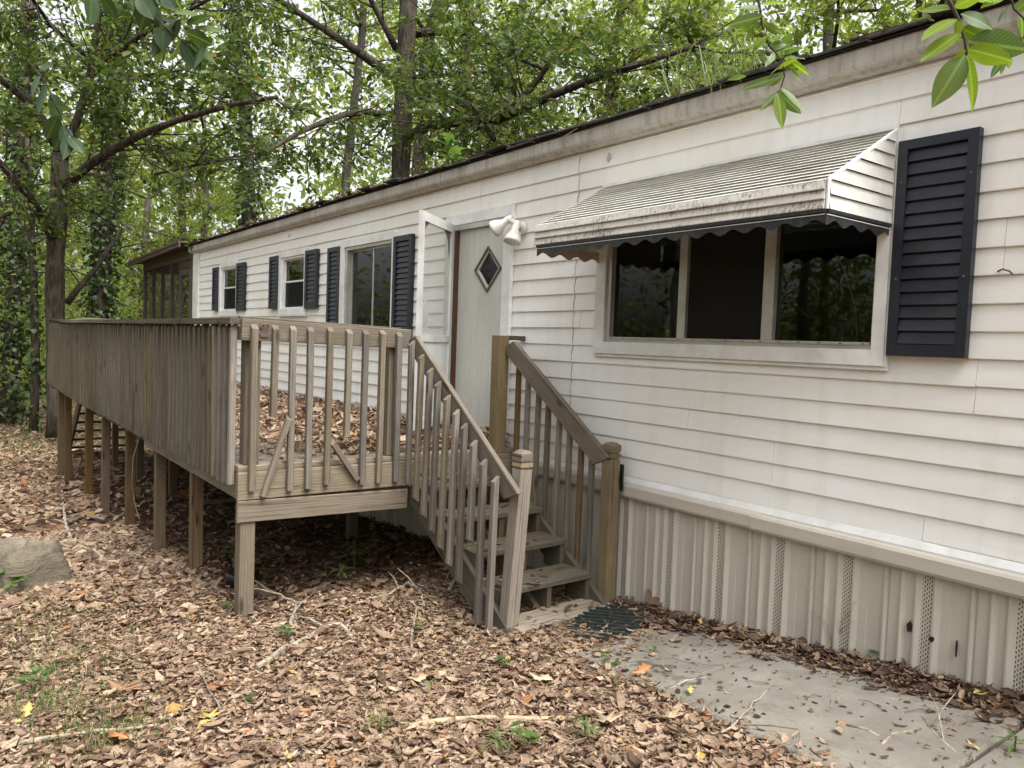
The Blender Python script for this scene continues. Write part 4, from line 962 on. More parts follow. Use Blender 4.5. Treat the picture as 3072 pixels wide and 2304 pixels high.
shutter(-10.80, -10.458, 1.955, 2.685, 0.06, 0.055, 11, 0.02)
shutter(-9.487, -9.11, 1.945, 2.675, 0.06, 0.055, 11, 0.02)
shutter(-8.785, -8.443, 1.62, 2.655, 0.055, 0.055, 17, 0.02)
shutter(-7.122, -6.74, 1.60, 2.645, 0.055, 0.055, 17, 0.02)
big = shutter(-1.934, -1.567, 1.605, 2.652, 0.047, 0.045, 15, 0.012)
for px, pz in ((-1.907, 1.98), (-1.595, 1.98), (-1.592, 2.45), (-1.910, 2.45)):
    MB().lathe([(0, 0.006), (0.004, 0.005), (0.005, 0.001)], (px, -0.062, pz), (0, -1, 0), 8).build('screw', 'rust_metal', big)

# ---------------------------------------------------------------- door, storm door
tr = MB()
tr.box(-6.125, -6.021, -0.050, -0.003, 0.80, 2.735); tr.box(-5.208, -5.112, -0.050, -0.003, 0.80, 2.735)
tr.box(-6.020, -5.209, -0.049, -0.003, 2.648, 2.735)
door_trim = tr.build('door_casing', 'white_trim', home)
MB().box(-5.111, -5.098, -0.055, -0.0205, 0.80, 2.745).build('side_channel', 'white_trim', door_trim)
MB().box(-6.019, -5.210, -0.040, 0.08, 2.60, 2.6475).build('header', 'aluminium', door_trim)
MB().box(-6.020, -5.955, -0.046, 0.08, 0.80, 2.6).build('jamb', 'brown_jamb', door_trim)
MB().box(-5.225, -5.2085, -0.045, 0.08, 0.80, 2.6).build('jamb', 'white_trim', door_trim)
m = MB(); m.box(-5.954, -5.226, -0.060, 0.08, 0.795, 0.830); m.box(-5.954, -5.226, -0.030, 0.07, 0.8305, 0.845); m.build('threshold', 'aluminium', door_trim)
# slab with a diamond light
dx0, dx1, dz0, dz1, cx, cz, hw, hh = -5.952, -5.228, 0.85, 2.598, -5.485, 2.228, 0.150, 0.155
m = MB()
yA, yB = -0.004, 0.040
outer = [(dx0, dz0), (cx, dz0), (dx1, dz0), (dx1, cz), (dx1, dz1), (cx, dz1), (dx0, dz1), (dx0, cz)]
inner = [None, (cx, cz - hh), None, (cx + hw, cz), None, (cx, cz + hh), None, (cx - hw, cz)]
vs = [(x, yA, z) for x, z in outer] + [(inner[i][0], yA, inner[i][1]) for i in (1, 3, 5, 7)]
n0 = len(vs)
vs += [(v[0], yB, v[2]) for v in vs]
fs = []
for q, (a, b, c, i0, i1) in enumerate([(1, 2, 3, 8, 9), (3, 4, 5, 9, 10), (5, 6, 7, 10, 11), (7, 0, 1, 11, 8)]):
    fs.append((a, b, c, i1, i0)); fs.append((n0 + i0, n0 + i1, n0 + c, n0 + b, n0 + a)); fs.append((i0, i1, n0 + i1, n0 + i0))
fs += [(i, n0 + i, n0 + (i + 1) % 8, (i + 1) % 8) for i in range(8)]
door = m.add(vs, fs).build('door', 'door_paint', home)
def diamond(r0, r1, y0, y1, name, mat):
    m = MB()
    for i in range(4):
        a = [(cx + hw * r * [0, 1, 0, -1][i], y, cz + hh * r * [-1, 0, 1, 0][i]) for r, y in ((r0, y0), (r1, y0), (r1, y1), (r0, y1))]
        j = (i + 1) % 4
        b = [(cx + hw * r * [0, 1, 0, -1][j], y, cz + hh * r * [-1, 0, 1, 0][j]) for r, y in ((r0, y0), (r1, y0), (r1, y1), (r0, y1))]
        m.prism(a, b)
    return m.build(name, mat, door)
hh = 0.197; hw = 0.200
diamond(0.89, 1.02, -0.016, 0.030, 'moulding', 'olive_moulding')
MB().add([(cx, 0.012, cz - hh * 0.90), (cx + hw * 0.90, 0.012, cz), (cx, 0.012, cz + hh * 0.90), (cx - hw * 0.90, 0.012, cz),
          (cx, 0.015, cz - hh * 0.90), (cx + hw * 0.90, 0.015, cz), (cx, 0.015, cz + hh * 0.90), (cx - hw * 0.90, 0.015, cz)],
         [(0, 1, 2, 3), (7, 6, 5, 4), (0, 4, 5, 1), (1, 5, 6, 2), (2, 6, 7, 3), (3, 7, 4, 0)]).build('diamond_pane', 'window_glass', door)
MB().lathe([(0, 0.03), (0.012, 0.03), (0.014, 0.012), (0.04, 0.012), (0.045, 0.026), (0.065, 0.028), (0.075, 0.018)], (-5.29, -0.004, 1.42), (0, -1, 0), 14).build('door_knob', 'aluminium', door)

# storm door stands open: local x from hinge to latch edge
ANG = R(-52.0)
SM = Matrix.Translation((-5.965, -0.052, 0.85)) @ Matrix.Rotation(ANG, 4, 'Z')
SW, SH = 0.79, 1.80
def sd(m, name, mat, parent, smooth=False):
    return link(name, m.mesh(name, mat, smooth), parent, SM)
m = MB(); y0, y1 = -0.030, 0.0
m.box(0, 0.062, y0, y1, 0, SH); m.box(SW - 0.062, SW, y0, y1, 0, SH)
m.box(0.0625, SW - 0.0625, y0 + 0.001, y1 - 0.001, SH - 0.075, SH); m.box(0.0625, SW - 0.0625, y0 + 0.001, y1 - 0.001, 0, 0.09)
m.box(0.0625, SW - 0.0625, y0 + 0.001, y1 - 0.001, 0.735, 0.795)
storm = link('storm_door', m.mesh('storm_door', 'storm_frame'), home, SM)
sd(MB().box(0.063, SW - 0.063, -0.018, -0.012, 0.0905, 0.7345), 'kick_panel', 'storm_panel', storm)
for a, b in (((0.10, 0.13), (SW - 0.10, 0.70)), ((0.10, 0.70), (SW - 0.10, 0.13))):
    sd(MB().tube([(a[0], -0.020, a[1]), (b[0], -0.020, b[1])], 0.008, 6), 'brace', 'storm_panel', storm)
film = MB()
nxs, nzs = 8, 14
gr = []
for i in range(nxs + 1):
    for j in range(nzs + 1):
        u, v = i / nxs, j / nzs
        gr.append((0.064 + u * (SW - 0.128), -0.016 + 0.012 * math.sin(3 * u + 5 * v) * math.sin(math.pi * u) * math.sin(math.pi * v), 0.797 + v * (SH - 0.075 - 0.797 - 0.002)))
film.add(gr, [(i * (nzs + 1) + j, (i + 1) * (nzs + 1) + j, (i + 1) * (nzs + 1) + j + 1, i * (nzs + 1) + j + 1) for i in range(nxs) for j in range(nzs)])
sd(film, 'plastic_film', 'storm_film', storm, True)
for (ax, az, sx, sz) in ((0.063, SH - 0.0755, 1, -1), (SW - 0.063, SH - 0.0755, -1, -1)):
    ring = [(ax, az), (ax + sx * 0.15, az)] + [(ax + sx * (0.15 - 0.125 * math.sin(t)), az + sz * (0.20 - 0.19 * math.cos(t))) for t in (0.3, 0.6, 0.9, 1.2, 1.5)] + [(ax, az + sz * 0.24)]
    sd(MB().prism([(a, -0.024, b) for a, b in ring], [(a, -0.022, b) for a, b in ring]), 'corner_scroll', 'interior_dark', storm)
ov = [(0.60 + 0.085 * math.cos(2 * math.pi * i / 16), 0.93 + 0.15 * math.sin(2 * math.pi * i / 16) * (1.1 if i < 8 else 0.88)) for i in range(16)]
sd(MB().prism([(a, -0.0265, b) for a, b in ov], [(a, -0.0255, b) for a, b in ov]), 'torn_film', 'white_trim', storm)
sd(MB().box(SW - 0.055, SW - 0.008, -0.048, -0.0305, 0.62, 0.72).box(SW - 0.075, SW + 0.02, -0.058, -0.0485, 0.645, 0.675).box(SW - 0.045, SW - 0.018, -0.075, -0.0585, 0.65, 0.67), 'latch', 'black_plastic', storm)
sd(MB().lathe([(0, 0.006), (0.12, 0.006), (0.121, 0.016), (0.40, 0.016), (0.402, 0.006), (0.43, 0.006)], (0.30, -0.052, SH - 0.035), (-1, -0.12, 0), 12), 'closer', 'white_trim', storm)

# ---------------------------------------------------------------- twin flood light
fl = MB().lathe([(0, 0.055), (0.02, 0.055), (0.03, 0.045), (0.032, 0.01)], (-4.985, -0.021, 2.53), (0, -1, 0), 20).build('floodlight', 'lamp_white', home, True)
def lamp(o, ax):
    o, ax = Vector(o), Vector(ax).normalized()
    MB().tube([(-4.985, -0.05, 2.535), Vector((-4.985, -0.085, 2.55)), o], [0.02, 0.021, 0.021], 12).build('swivel_arm', 'lamp_white', fl, True)
    MB().lathe([(-0.03, 0.022), (0.0, 0.028), (0.055, 0.030), (0.058, 0.034), (0.075, 0.040), (0.105, 0.058), (0.135, 0.068), (0.155, 0.070), (0.157, 0.066), (0.14, 0.060), (0.12, 0.05)], o, ax, 22).build('lamp_head', 'lamp_white', fl, True)
    MB().lathe([(0.136, 0.060), (0.140, 0.045), (0.143, 0.001)], o, ax, 22).build('lamp_lens', 'lamp_lens', fl, True)
lamp((-5.055, -0.115, 2.60), (-0.62, -0.35, -0.42))
lamp((-4.94, -0.125, 2.545), (0.06, -0.30, -0.95))
MB().box(-5.005, -4.97, -0.075, -0.053, 2.455, 2.495).build('junction', 'lamp_lens', fl)

# ---------------------------------------------------------------- slatted metal awning
AX0, AX1, AY, AZT, AZF, AZB = -4.06, -1.962, -0.615, 2.722, 2.386, 2.256
awning = MB().box(AX0, AX1 + 0.006, -0.034, -0.0205, AZT + 0.004, AZT + 0.022).build('awning', 'white_trim', home)
for pa, pb, rr in (((AX1, -0.03, AZT), (AX1, AY, AZF), 0.010), ((AX1 + 0.004, AY, AZF), (AX1 + 0.004, AY, AZB), 0.009), ((AX1 + 0.002, -0.03, AZT), (AX1 + 0.002, -0.03, AZB), 0.010)):
    MB().tube([pa, pb], rr, 6).build('edge_trim', 'white_trim', awning)
NS = 13
ra = random.Random(2)
sy, sz = (AY + 0.02) / NS, (AZF - AZT) / NS
for i in range(NS):
    ya, yb = -0.02 + sy * i, -0.02 + sy * (i + 1)
    za, zb = AZT + sz * i, AZT + sz * (i + 1)
    o = 0.007
    pr = [(ya + 0.010, za + 0.002), (ya + 0.0085, za + 0.002), (ya + 0.0085, za - 0.0030), (yb - 0.004, zb + 0.0050), (yb - 0.0050, zb + 0.0030), (yb - 0.0035, zb + 0.0025), (ya + 0.010, za - 0.0060)]
    l = AX0 - 0.012 + ra.uniform(-0.012, 0.012)
    MB().prism([(l, y, z) for y, z in pr], [(AX1 + 0.004, y, z) for y, z in pr]).build('slat', 'awning_top_metal', awning)
for i in range(3):
    za, zb = AZF - (AZF - AZB) / 3 * i, AZF - (AZF - AZB) / 3 * (i + 1)
    y = AY - 0.010
    pr = [(y, za), (y - 0.012, zb + 0.004), (y - 0.011, zb), (y + 0.004, zb + 0.001), (y + 0.004, za)]
    MB().prism([(AX0, a, b) for a, b in pr], [(AX1 - 0.004, a, b) for a, b in pr]).build('front_strip', 'awning_front_metal', awning)
nr = 7
for X, sgn in ((AX1, 1), (AX0, -1)):
    for i in range(nr):
        z0, z1 = AZB + (AZT - AZB) / nr * i, AZB + (AZT - AZB) / nr * (i + 1)
        def yf(z):
            return AY if z <= AZF else AY + (AY * -1 - 0.03) * (z - AZF) / (AZT - AZF)
        def ring(xo):
            zs = [z0 + 0.001] + ([AZF] if z0 < AZF < z1 else []) + [z1 - 0.001]
            return [(X + xo + (0.010 * sgn * (1 - (z - z0) / (z1 - z0))), yf(z) + 0.012, z) for z in zs] + [(X + xo + (0.010 * sgn * (1 - (z - z0) / (z1 - z0))), -0.035, z) for z in zs[::-1]]
        a, b = ring(0.0), ring(0.003 * sgn)
        MB().prism(a, b).build('side_strip', 'awning_side_metal', awning)
def scallop(p0, p1, off, top, name, mat):
    p0, p1 = Vector(p0), Vector(p1)
    L = (p1 - p0).length; d = (p1 - p0) / L
    nrm = Vector((d.y, -d.x, 0)) * off
    n = max(12, int(L / 0.0125))
    m = MB(); vs = []
    for i in range(n + 1):
        s = L * i / n
        zb = top - 0.062 - 0.013 * math.cos(2 * math.pi * s / 0.15)
        p = p0 + d * s
        vs += [(p.x, p.y, top), (p.x, p.y, zb), (p.x + nrm.x, p.y + nrm.y, zb), (p.x + nrm.x, p.y + nrm.y, top)]
    fs = []
    for i in range(n):
        for k in range(4):
            fs.append((4 * i + k, 4 * i + (k + 1) % 4, 4 * i + 4 + (k + 1) % 4, 4 * i + 4 + k))
    fs += [(3, 2, 1, 0), (4 * n, 4 * n + 1, 4 * n + 2, 4 * n + 3)]
    m.add(vs, fs)
    return m.build(name, mat, awning)
scallop((AX0 + 0.02, AY - 0.004, 0), (AX1, AY - 0.004, 0), 0.004, AZB + 0.004, 'valance', 'valance_black')
scallop((AX1, AY - 0.003, 0), (AX1, -0.04, 0), 0.004, AZB + 0.004, 'valance', 'valance_black')
scallop((AX0 + 0.02, -0.04, 0), (AX0 + 0.02, AY - 0.003, 0), 0.004, AZB + 0.004, 'valance', 'valance_tan')
MB().box(AX0 + 0.02, AX1 - 0.002, AY - 0.012, AY - 0.0085, AZB - 0.026, AZB - 0.022).build('piping', 'white_trim', awning)
MB().box(AX1 + 0.0045, AX1 + 0.008, AY, -0.04, AZB - 0.026, AZB - 0.022).build('piping', 'white_trim', awning)
MB().box(AX0 + 0.02, AX1 + 0.004, AY - 0.018, AY - 0.009, AZB - 0.016, AZB + 0.000).build('valance_rail', 'valance_black', awning)
MB().box(AX1 + 0.0045, AX1 + 0.013, AY, -0.04, AZB - 0.016, AZB + 0.000).build('valance_rail', 'valance_black', awning)

# ================================================================== DECK
deck = thing('wooden_deck', 'weathered grey wooden deck on tall posts with picket railing', 'deck', (-10.0, -1.2, -0.6))
DX0, DX1, DY, DZ = -15.0, -4.9, -2.30, 0.752
WW, PW, MW, BW = 'weathered_wood', 'pale_wood', 'mossy_shaded_wood', 'brown_post_wood'
rd = random.Random(11)
def wav(x):      # the long rail has warped out of line
    return 0.05 * math.sin((x + 9.0) * 0.9) * min(1, max(0, (-8.0 - x) / 3.0)) , (0.0 if x > -9 else -0.012 * math.sin((x + 9) * 0.62)) + (0.045 * max(0, (-13.2 - x) / 1.8))
# deck boards run out from the wall
x = DX1
i = 0
while x - 0.138 > DX0:
    board('deck_board', (x - 0.067, DY + 0.003, DZ - 0.019 + rd.uniform(-.002, .002)), (x - 0.067, -0.072, DZ - 0.019), 0.133, 0.037, PW if i == 0 else WW, deck)
    x -= 0.1395; i += 1
# rim boards
board('rim_board', (DX1 + 0.002, DY - 0.004, 0.624), (DX1 + 0.002, -0.10, 0.622), 0.038, 0.180, WW, deck)
board('rim_board', (DX1 + 0.004, DY - 0.004, 0.462), (DX1 + 0.004, -1.08, 0.437), 0.038, 0.140, PW, deck)
board('rim_board', (DX1 - 0.022, DY + 0.021, 0.622), (-7.62, DY + 0.021, 0.622), 0.038, 0.170, WW, deck)
board('rim_board', (-7.66, DY + 0.030, 0.64), (-11.6, DY + 0.030, 0.645), 0.038, 0.14, MW, deck)
board('rim_board', (-11.61, DY + 0.030, 0.645), (DX0, DY + 0.030, 0.67), 0.038, 0.14, MW, deck)
for (xa, xb) in ((-7.66, -10.2), (-10.21, -12.8), (-12.81, DX0 - 0.05)):
    za = 0.632 + wav(xa)[1]; zb_ = 0.632 + wav(xb)[1]
    board('ledger_strip', (xa, DY - 0.012 + wav(xa)[0] * 0.3, za), (xb, DY - 0.012 + wav(xb)[0] * 0.3, zb_), 0.038, 0.022, WW, deck)
board('rim_board', (DX0 + 0.02, DY + 0.05, 0.64), (DX0 + 0.02, -0.1, 0.64), 0.038, 0.17, MW, deck)
for yj in (-1.78, -1.25, -0.72, -0.16):
    board('joist', (DX1 - 0.03, yj, 0.63), (DX0 + 0.04, yj, 0.63), 0.038, 0.18, BW, deck)
board('beam', (DX1 - 0.04, -1.60, 0.462), (-9.4, -1.60, 0.46), 0.07, 0.14, BW, deck)
board('beam', (-9.41, -1.60, 0.46), (DX0 + 0.05, -1.60, 0.47), 0.07, 0.14, BW, deck)
# support posts
def post(px, py, top, mat, w=0.092):
    z0 = float(gz(px)) - 0.15
    board('support_post', (px, py, z0), (px + rd.uniform(-.012, .012), py + rd.uniform(-.008, .008), top), w, w, mat, deck, (0, -1, 0))
post(-4.935, -2.236, 0.39, 'handrail_wood', 0.098)
for px in (-6.17, -7.36, -8.67, -10.14, -11.37, -13.32, -14.17):
    post(px, -2.215, 0.60, BW, 0.088)
for px in (-6.9, -9.2, -11.5, -13.6):
    post(px, -0.55, 0.54, BW)
for px in (-10.6, -12.6, -14.6):
    post(px, -1.35, 0.54, BW)
# railing: posts, front rail, long cap, pickets
def rail_post(px, py, top=1.60, w=0.088, mat=MW):
    board('rail_post', (px, py, 0.756), (px, py, top), w, w, mat, deck, (0, -1, 0))
rail_post(-4.975, -2.205, 1.64, 0.098, WW)
rail_post(-4.972, -1.185, 1.64, 0.098, WW)
for px in (-6.6, -8.3, -10.0, -11.7, -13.4, -14.9):
    rail_post(px, -2.235, 1.63)
rail = board('front_rail', (DX1 + 0.002, DY + 0.006, 1.624), (DX1 + 0.002, -1.085, 1.600), 0.038, 0.138, WW, deck)
board('front_rail_back', (DX1 - 0.09, DY + 0.02, 1.70), (DX1 - 0.09, -1.12, 1.672), 0.036, 0.018, MW, deck)
# long cap built from warped lengths
def cap_len(xa, xb):
    n = 14
    m = MB(); vs = []
    for j in range(n + 1):
        xx = xa + (xb - xa) * j / n
        oy, oz = wav(xx)
        tw = 0.30 * math.sin((xx + 9) * 0.75) * min(1, max(0, (-8.5 - xx) / 3))
        yc, zc = DY - 0.012 + oy, 1.675 + oz
        for (a, b) in ((-0.045, -0.019), (0.09, -0.019), (0.09, 0.019), (-0.045, 0.019)):
            vs.append((xx, yc + a * math.cos(tw) - b * math.sin(tw), zc + a * math.sin(tw) * -1 + b * math.cos(tw)))
    fs = []
    for j in range(n):
        for k in range(4):
            fs.append((4 * j + k, 4 * j + (k + 1) % 4, 4 * j + 4 + (k + 1) % 4, 4 * j + 4 + k))
    fs += [(3, 2, 1, 0), (4 * n, 4 * n + 1, 4 * n + 2, 4 * n + 3)]
    m.add(vs, fs).build('rail_cap', MW, deck)
cap_len(DX1 - 0.022, -8.42); cap_len(-8.425, -11.9); cap_len(-11.905, DX0 - 0.03)
board('under_rail', (DX1 - 0.03, DY + 0.022, 1.60), (-9.9, DY + 0.022, 1.60), 0.038, 0.088, MW, deck)
board('under_rail', (-9.92, DY + 0.022, 1.60), (DX0, DY + 0.022, 1.60), 0.038, 0.088, MW, deck)
def picket(px, py, zb, zt, nrm, mat, parent=deck, lean=(0, 0), cut=0.03, cut0=0.0, w=0.037, name='picket'):
    return board(name, (px, py, zb), (px + lean[0], py + lean[1], zt), w, w, mat, parent, nrm, c0=cut0, c1=-cut)
x = DX1 - 0.075
i = 0
while x > DX0 - 0.02:
    oy, oz = wav(x)
    yb = DY - 0.020 + oy * 0.3
    picket(x, yb - 0.003, 0.622 + (oz if x < -13 else 0) + rd.uniform(-.008, .008), 1.652 + oz + rd.uniform(-.012, .004), (0, -1, 0),
           WW if i < 4 else MW, lean=(rd.uniform(-.012, .012), oy * 0.7 + rd.uniform(-.006, .006)), cut=rd.choice((0.03, 0.035, 0.03)), w=0.041)
    x -= 0.1255 if i > 3 else 0.118
    i += 1
# front pickets; two are short, two have swung off their nails
FX = DX1 + 0.041
for py, zb, zt in ((-2.224, 0.597, 1.645), (-2.094, 1.07, 1.644), (-1.975, 0.58, 1.645), (-1.85, 0.582, 1.643), (-1.719, 0.60, 1.647), (-1.58, 0.915, 1.639), (-1.457, 0.578, 1.637), (-1.328, 0.578, 1.642), (-1.192, 0.578, 1.633)):
    picket(FX, py, zb, zt, (1, 0, 0), WW, lean=(0, rd.uniform(-.006, .006)), cut=0.03, w=0.040)
board('loose_picket', (FX, -2.150, 0.555), (FX + 0.012, -1.992, 1.06), 0.037, 0.037, WW, deck, (1, 0, 0), c1=-0.02)
board('loose_picket', (FX + 0.002, -1.492, 0.612), (FX + 0.012, -1.690, 0.885), 0.037, 0.037, WW, deck, (1, 0, 0), c1=-0.02)
# cast bottle-opener plate screwed to the front rail
m = MB()
PY, PZ = -2.155, 1.625
ring = [(-0.022, -0.045), (0.022, -0.045), (0.030, -0.030), (0.018, -0.005), (0.030, 0.020), (0.026, 0.042), (0.012, 0.034), (0.0, 0.026), (-0.012, 0.034), (-0.026, 0.042), (-0.030, 0.020), (-0.018, -0.005), (-0.030, -0.030)]
m.prism([(DX1 + 0.0225, PY + a * 1.1, PZ + b) for a, b in ring], [(DX1 + 0.031, PY + a, PZ + b) for a, b in ring])
pl = m.build('opener_plate', 'rust_metal', deck)
MB().tube([(DX1 + 0.04, PY - 0.022, PZ + 0.02), (DX1 + 0.055, PY - 0.012, PZ + 0.035), (DX1 + 0.058, PY + 0.006, PZ + 0.038), (DX1 + 0.045, PY + 0.022, PZ + 0.022)], 0.006, 7).build('hook', 'rust_metal', pl)

# ================================================================== FRONT STAIRS
stairs = thing('front_stairs', 'weathered wooden stairs with picket handrails climbing to the door', 'stairs', (-4.3, -0.65, -0.2))
SYL, SYR = -1.06, -0.20
tops = [(-4.62, 0.560), (-4.34, 0.388), (-4.06, 0.216), (-3.78, 0.045)]
for i, (nx_, tz) in enumerate(tops):
    for q in range(2):
        xa = nx_ - 0.07 - q * 0.145
        board('tread', (xa, SYL + 0.045, tz - 0.019 - 0.002 * q), (xa, SYR - 0.045 + rd.uniform(-.01, .01), tz - 0.019), 0.140, 0.037, MW, stairs)
for ys in (SYL + 0.02, SYR - 0.02):
    board('stringer', (-4.86, ys, 0.50), (-3.62, ys, -0.275), 0.038, 0.20, MW, stairs, (0.53, 0, 0.85))
for ys in (-0.63,):
    board('stringer', (-4.86, ys, 0.36), (-3.82, ys, -0.28), 0.038, 0.17, BW, stairs, (0.53, 0, 0.85))
for nx_, tz in tops:
    for ys in (SYL + 0.06, SYR - 0.06, -0.60):
        board('tread_block', (nx_ - 0.20, ys, tz - 0.13), (nx_ - 0.02, ys, tz - 0.13), 0.036, 0.18, MW, stairs)
board('ground_sill', (-3.70, SYL + 0.05, -0.165), (-3.72, SYR + 0.02, -0.165), 0.24, 0.05, PW, stairs)
# lower newels with a chamfered cap and a groove
def newel(px, py, zb, zt, lean, mat):
    root = board('newel_post', (px, py, zb), (px + lean[0], py + lean[1], zt - 0.115), 0.092, 0.092, mat, stairs, (0, -1, 0))
    t = Vector((px + lean[0], py + lean[1], 0))
    for k, (za, zc, wa, wb) in enumerate(((zt - 0.1145, zt - 0.100, 0.036, 0.036), (zt - 0.0995, zt - 0.075, 0.046, 0.046), (zt - 0.0745, zt - 0.062, 0.037, 0.037), (zt - 0.0615, zt - 0.018, 0.046, 0.046), (zt - 0.0175, zt, 0.045, 0.026))):
        m = MB()
        m.prism([(t.x - wa, t.y - wa, za), (t.x - wa, t.y + wa, za), (t.x + wa, t.y + wa, za), (t.x + wa, t.y - wa, za)], [(t.x - wb, t.y - wb, zc), (t.x - wb, t.y + wb, zc), (t.x + wb, t.y + wb, zc), (t.x + wb, t.y - wb, zc)])
        m.build('newel_cap', mat, root)
newel(-3.70, -1.02, -0.32, 0.945, (0.015, 0.065), PW)
newel(-3.73, -0.150, -0.36, 0.948, (0.0, -0.004), 'handrail_wood')
board('newel_post', (-4.945, -0.235, 0.60), (-4.940, -0.24, 1.655), 0.105, 0.100, 'handrail_wood', stairs, (0, -1, 0))
board('newel_cleat', (-4.93, -0.17, 1.640), (-4.93, -0.02, 1.640), 0.055, 0.036, MW, stairs)
# handrails
board('handrail', (-4.875, SYL - 0.022, 1.600), (-3.66, SYL + 0.02, 0.672), 0.038, 0.135, WW, stairs, (0.6, 0, 0.8), c0=0.09, c1=0.08)
board('handrail', (-4.86, SYR - 0.012, 1.580), (-3.775, SYR + 0.008, 0.818), 0.038, 0.140, 'handrail_wood', stairs, (0.57, 0, 0.82), c0=0.08, c1=0.08)
def lrail(x): return 1.600 + (x + 4.875) * (0.672 - 1.600) / 1.215
def rrail(x): return 1.580 + (x + 4.86) * (0.818 - 1.580) / 1.085
for j in range(10):
    px = -4.80 + j * 0.1165
    zt = lrail(px) + 0.035 + rd.uniform(-.012, .012)
    zb = zt - 1.02
    if j == 7: zb = zt - 0.63
    if j > 7: zb = max(float(gz(px)) - 0.05, zt - 1.02)
    picket(px, SYL - 0.063, zb, zt, (0, -1, 0), WW, stairs, lean=(rd.uniform(-.01, .01), rd.uniform(0.0, .02)), cut=0.035, cut0=(0.03 if j < 8 else 0.0), w=0.039, name='baluster')
for j in range(8):
    px = -4.78 + j * 0.126
    zt = rrail(px) + 0.02
    picket(px, SYR + 0.032, max(zt - 1.04, float(gz(px)) - 0.03), zt, (0, 1, 0), WW if j % 3 else BW, stairs, lean=(rd.uniform(-.01, .01), 0), cut=0.03, w=0.037, name='baluster')
MB().box(-3.700, -3.672, -0.100, -0.085, 0.62, 0.80).build('strap_hinge', 'black_plastic', stairs)

# ================================================================== BACK STAIRS at the far end of the deck
bs = thing('back_stairs', 'dark open riser wooden stairs going down beyond the far end of the deck', 'stairs', (-16.0, -1.1, -0.9))
for i in range(8):
    z = 0.60 - i * 0.19
    xx = -15.20 - i * 0.25
    board('tread', (xx, -1.75, z), (xx, -0.55, z), 0.24, 0.038, 'porch_wood', bs)
for ys in (-1.77, -0.53):
    board('stringer', (-15.05, ys, 0.62), (-17.15, ys, -0.98), 0.038, 0.20, 'porch_wood', bs, (0.6, 0, 0.8))

# ================================================================== SCREENED PORCH
porch = thing('screened_porch', 'dark brown screened porch built onto the far end of the mobile home', 'porch', (-17.0, 1.5, -0.9))
PX0, PX1 = -19.08, -14.90
board('beam', (PX1, -0.02, 3.04), (PX0, -0.02, 3.02), 0.05, 0.20, 'porch_wood', porch)
board('beam', (PX0, -0.02, 3.00), (PX0, 3.9, 3.00), 0.05, 0.20, 'porch_wood', porch)
m = MB()
m.prism([(PX1 - 0.02, -0.30, 3.205), (PX1 - 0.02, 4.2, 3.27), (PX1 - 0.02, 4.2, 3.30), (PX1 - 0.02, -0.30, 3.235)], [(PX0 - 0.45, -0.30, 3.10), (PX0 - 0.45, 4.2, 3.16), (PX0 - 0.45, 4.2, 3.19), (PX0 - 0.45, -0.30, 3.13)])
m.build('roof', 'porch_roof', porch)
board('fascia', (PX1 - 0.02, -0.27, 3.165), (PX0 - 0.43, -0.27, 3.065), 0.03, 0.08, 'porch_wood', porch)
for px, w in ((-19.05, 0.10), (-18.22, 0.05), (-17.38, 0.05), (-16.57, 0.05), (-15.88, 0.07), (-15.02, 0.11)):
    board('stud', (px, 0.0, 0.70), (px, 0.0, 2.935), w, 0.07, 'porch_wood', porch, (0, -1, 0))
for a, b in ((-19.0, -18.245), (-18.195, -17.405), (-17.355, -16.595), (-16.545, -15.915)):
    MB().box(a, b, 0.001, 0.004, 0.75, 2.93).build('screen_panel', 'porch_screen', porch)
    board('sill_rail', (a, 0.0, 1.30), (b, 0.0, 1.30), 0.05, 0.07, 'porch_wood', porch)
dr = MB(); dr.box(-15.84, -15.74, -0.03, 0.01, 0.78, 2.78); dr.box(-15.20, -15.09, -0.03, 0.01, 0.78, 2.78); dr.box(-15.739, -15.201, -0.029, 0.01, 2.66, 2.78); dr.box(-15.739, -15.201, -0.029, 0.01, 0.78, 0.92)
dr.build('screen_door', 'porch_wood', porch)
board('lintel', (-15.85, 0.0, 2.86), (-15.08, 0.0, 2.86), 0.05, 0.14, 'porch_wood', porch)
MB().box(PX0, PX1 - 0.01, 0.05, 4.0, 0.66, 0.74).build('floor', 'porch_wood', porch)
for px in (-18.9, -17.0, -15.2):
    for py in (0.12, 3.8):
        board('support_post', (px, py, -1.2), (px, py, 0.655), 0.10, 0.10, 'porch_wood', porch, (0, -1, 0))
for py in (1.3, 2.6, 3.85):
    board('stud', (PX0 + 0.04, py, 0.745), (PX0 + 0.04, py, 2.9), 0.06, 0.06, 'porch_wood', porch, (0, -1, 0))
MB().box(PX0 + 0.03, PX0 + 0.033, 0.06, 3.9, 0.75, 2.9).build('screen_panel', 'porch_screen', porch)
# ================================================================== TREES
def resample(pts, n_per_m=2.0):
    pts = [Vector(p) for p in pts]
    out = [pts[0]]
    for a, b in zip(pts[:-1], pts[1:]):
        n = max(1, int((b - a).length * n_per_m))
        for i in range(1, n + 1):
            out.append(a.lerp(b, i / n))
    return out

def smooth_line(pts, r, amp):
    q = resample(pts, 1.6)
    for _ in range(2):
        q = [q[0]] + [(q[i - 1] + q[i] * 2 + q[i + 1]) / 4 for i in range(1, len(q) - 1)] + [q[-1]]
    return [p + Vector((r.uniform(-amp, amp), r.uniform(-amp, amp), r.uniform(-amp, amp))) if 0 < i < len(q) - 1 else p for i, p in enumerate(q)]

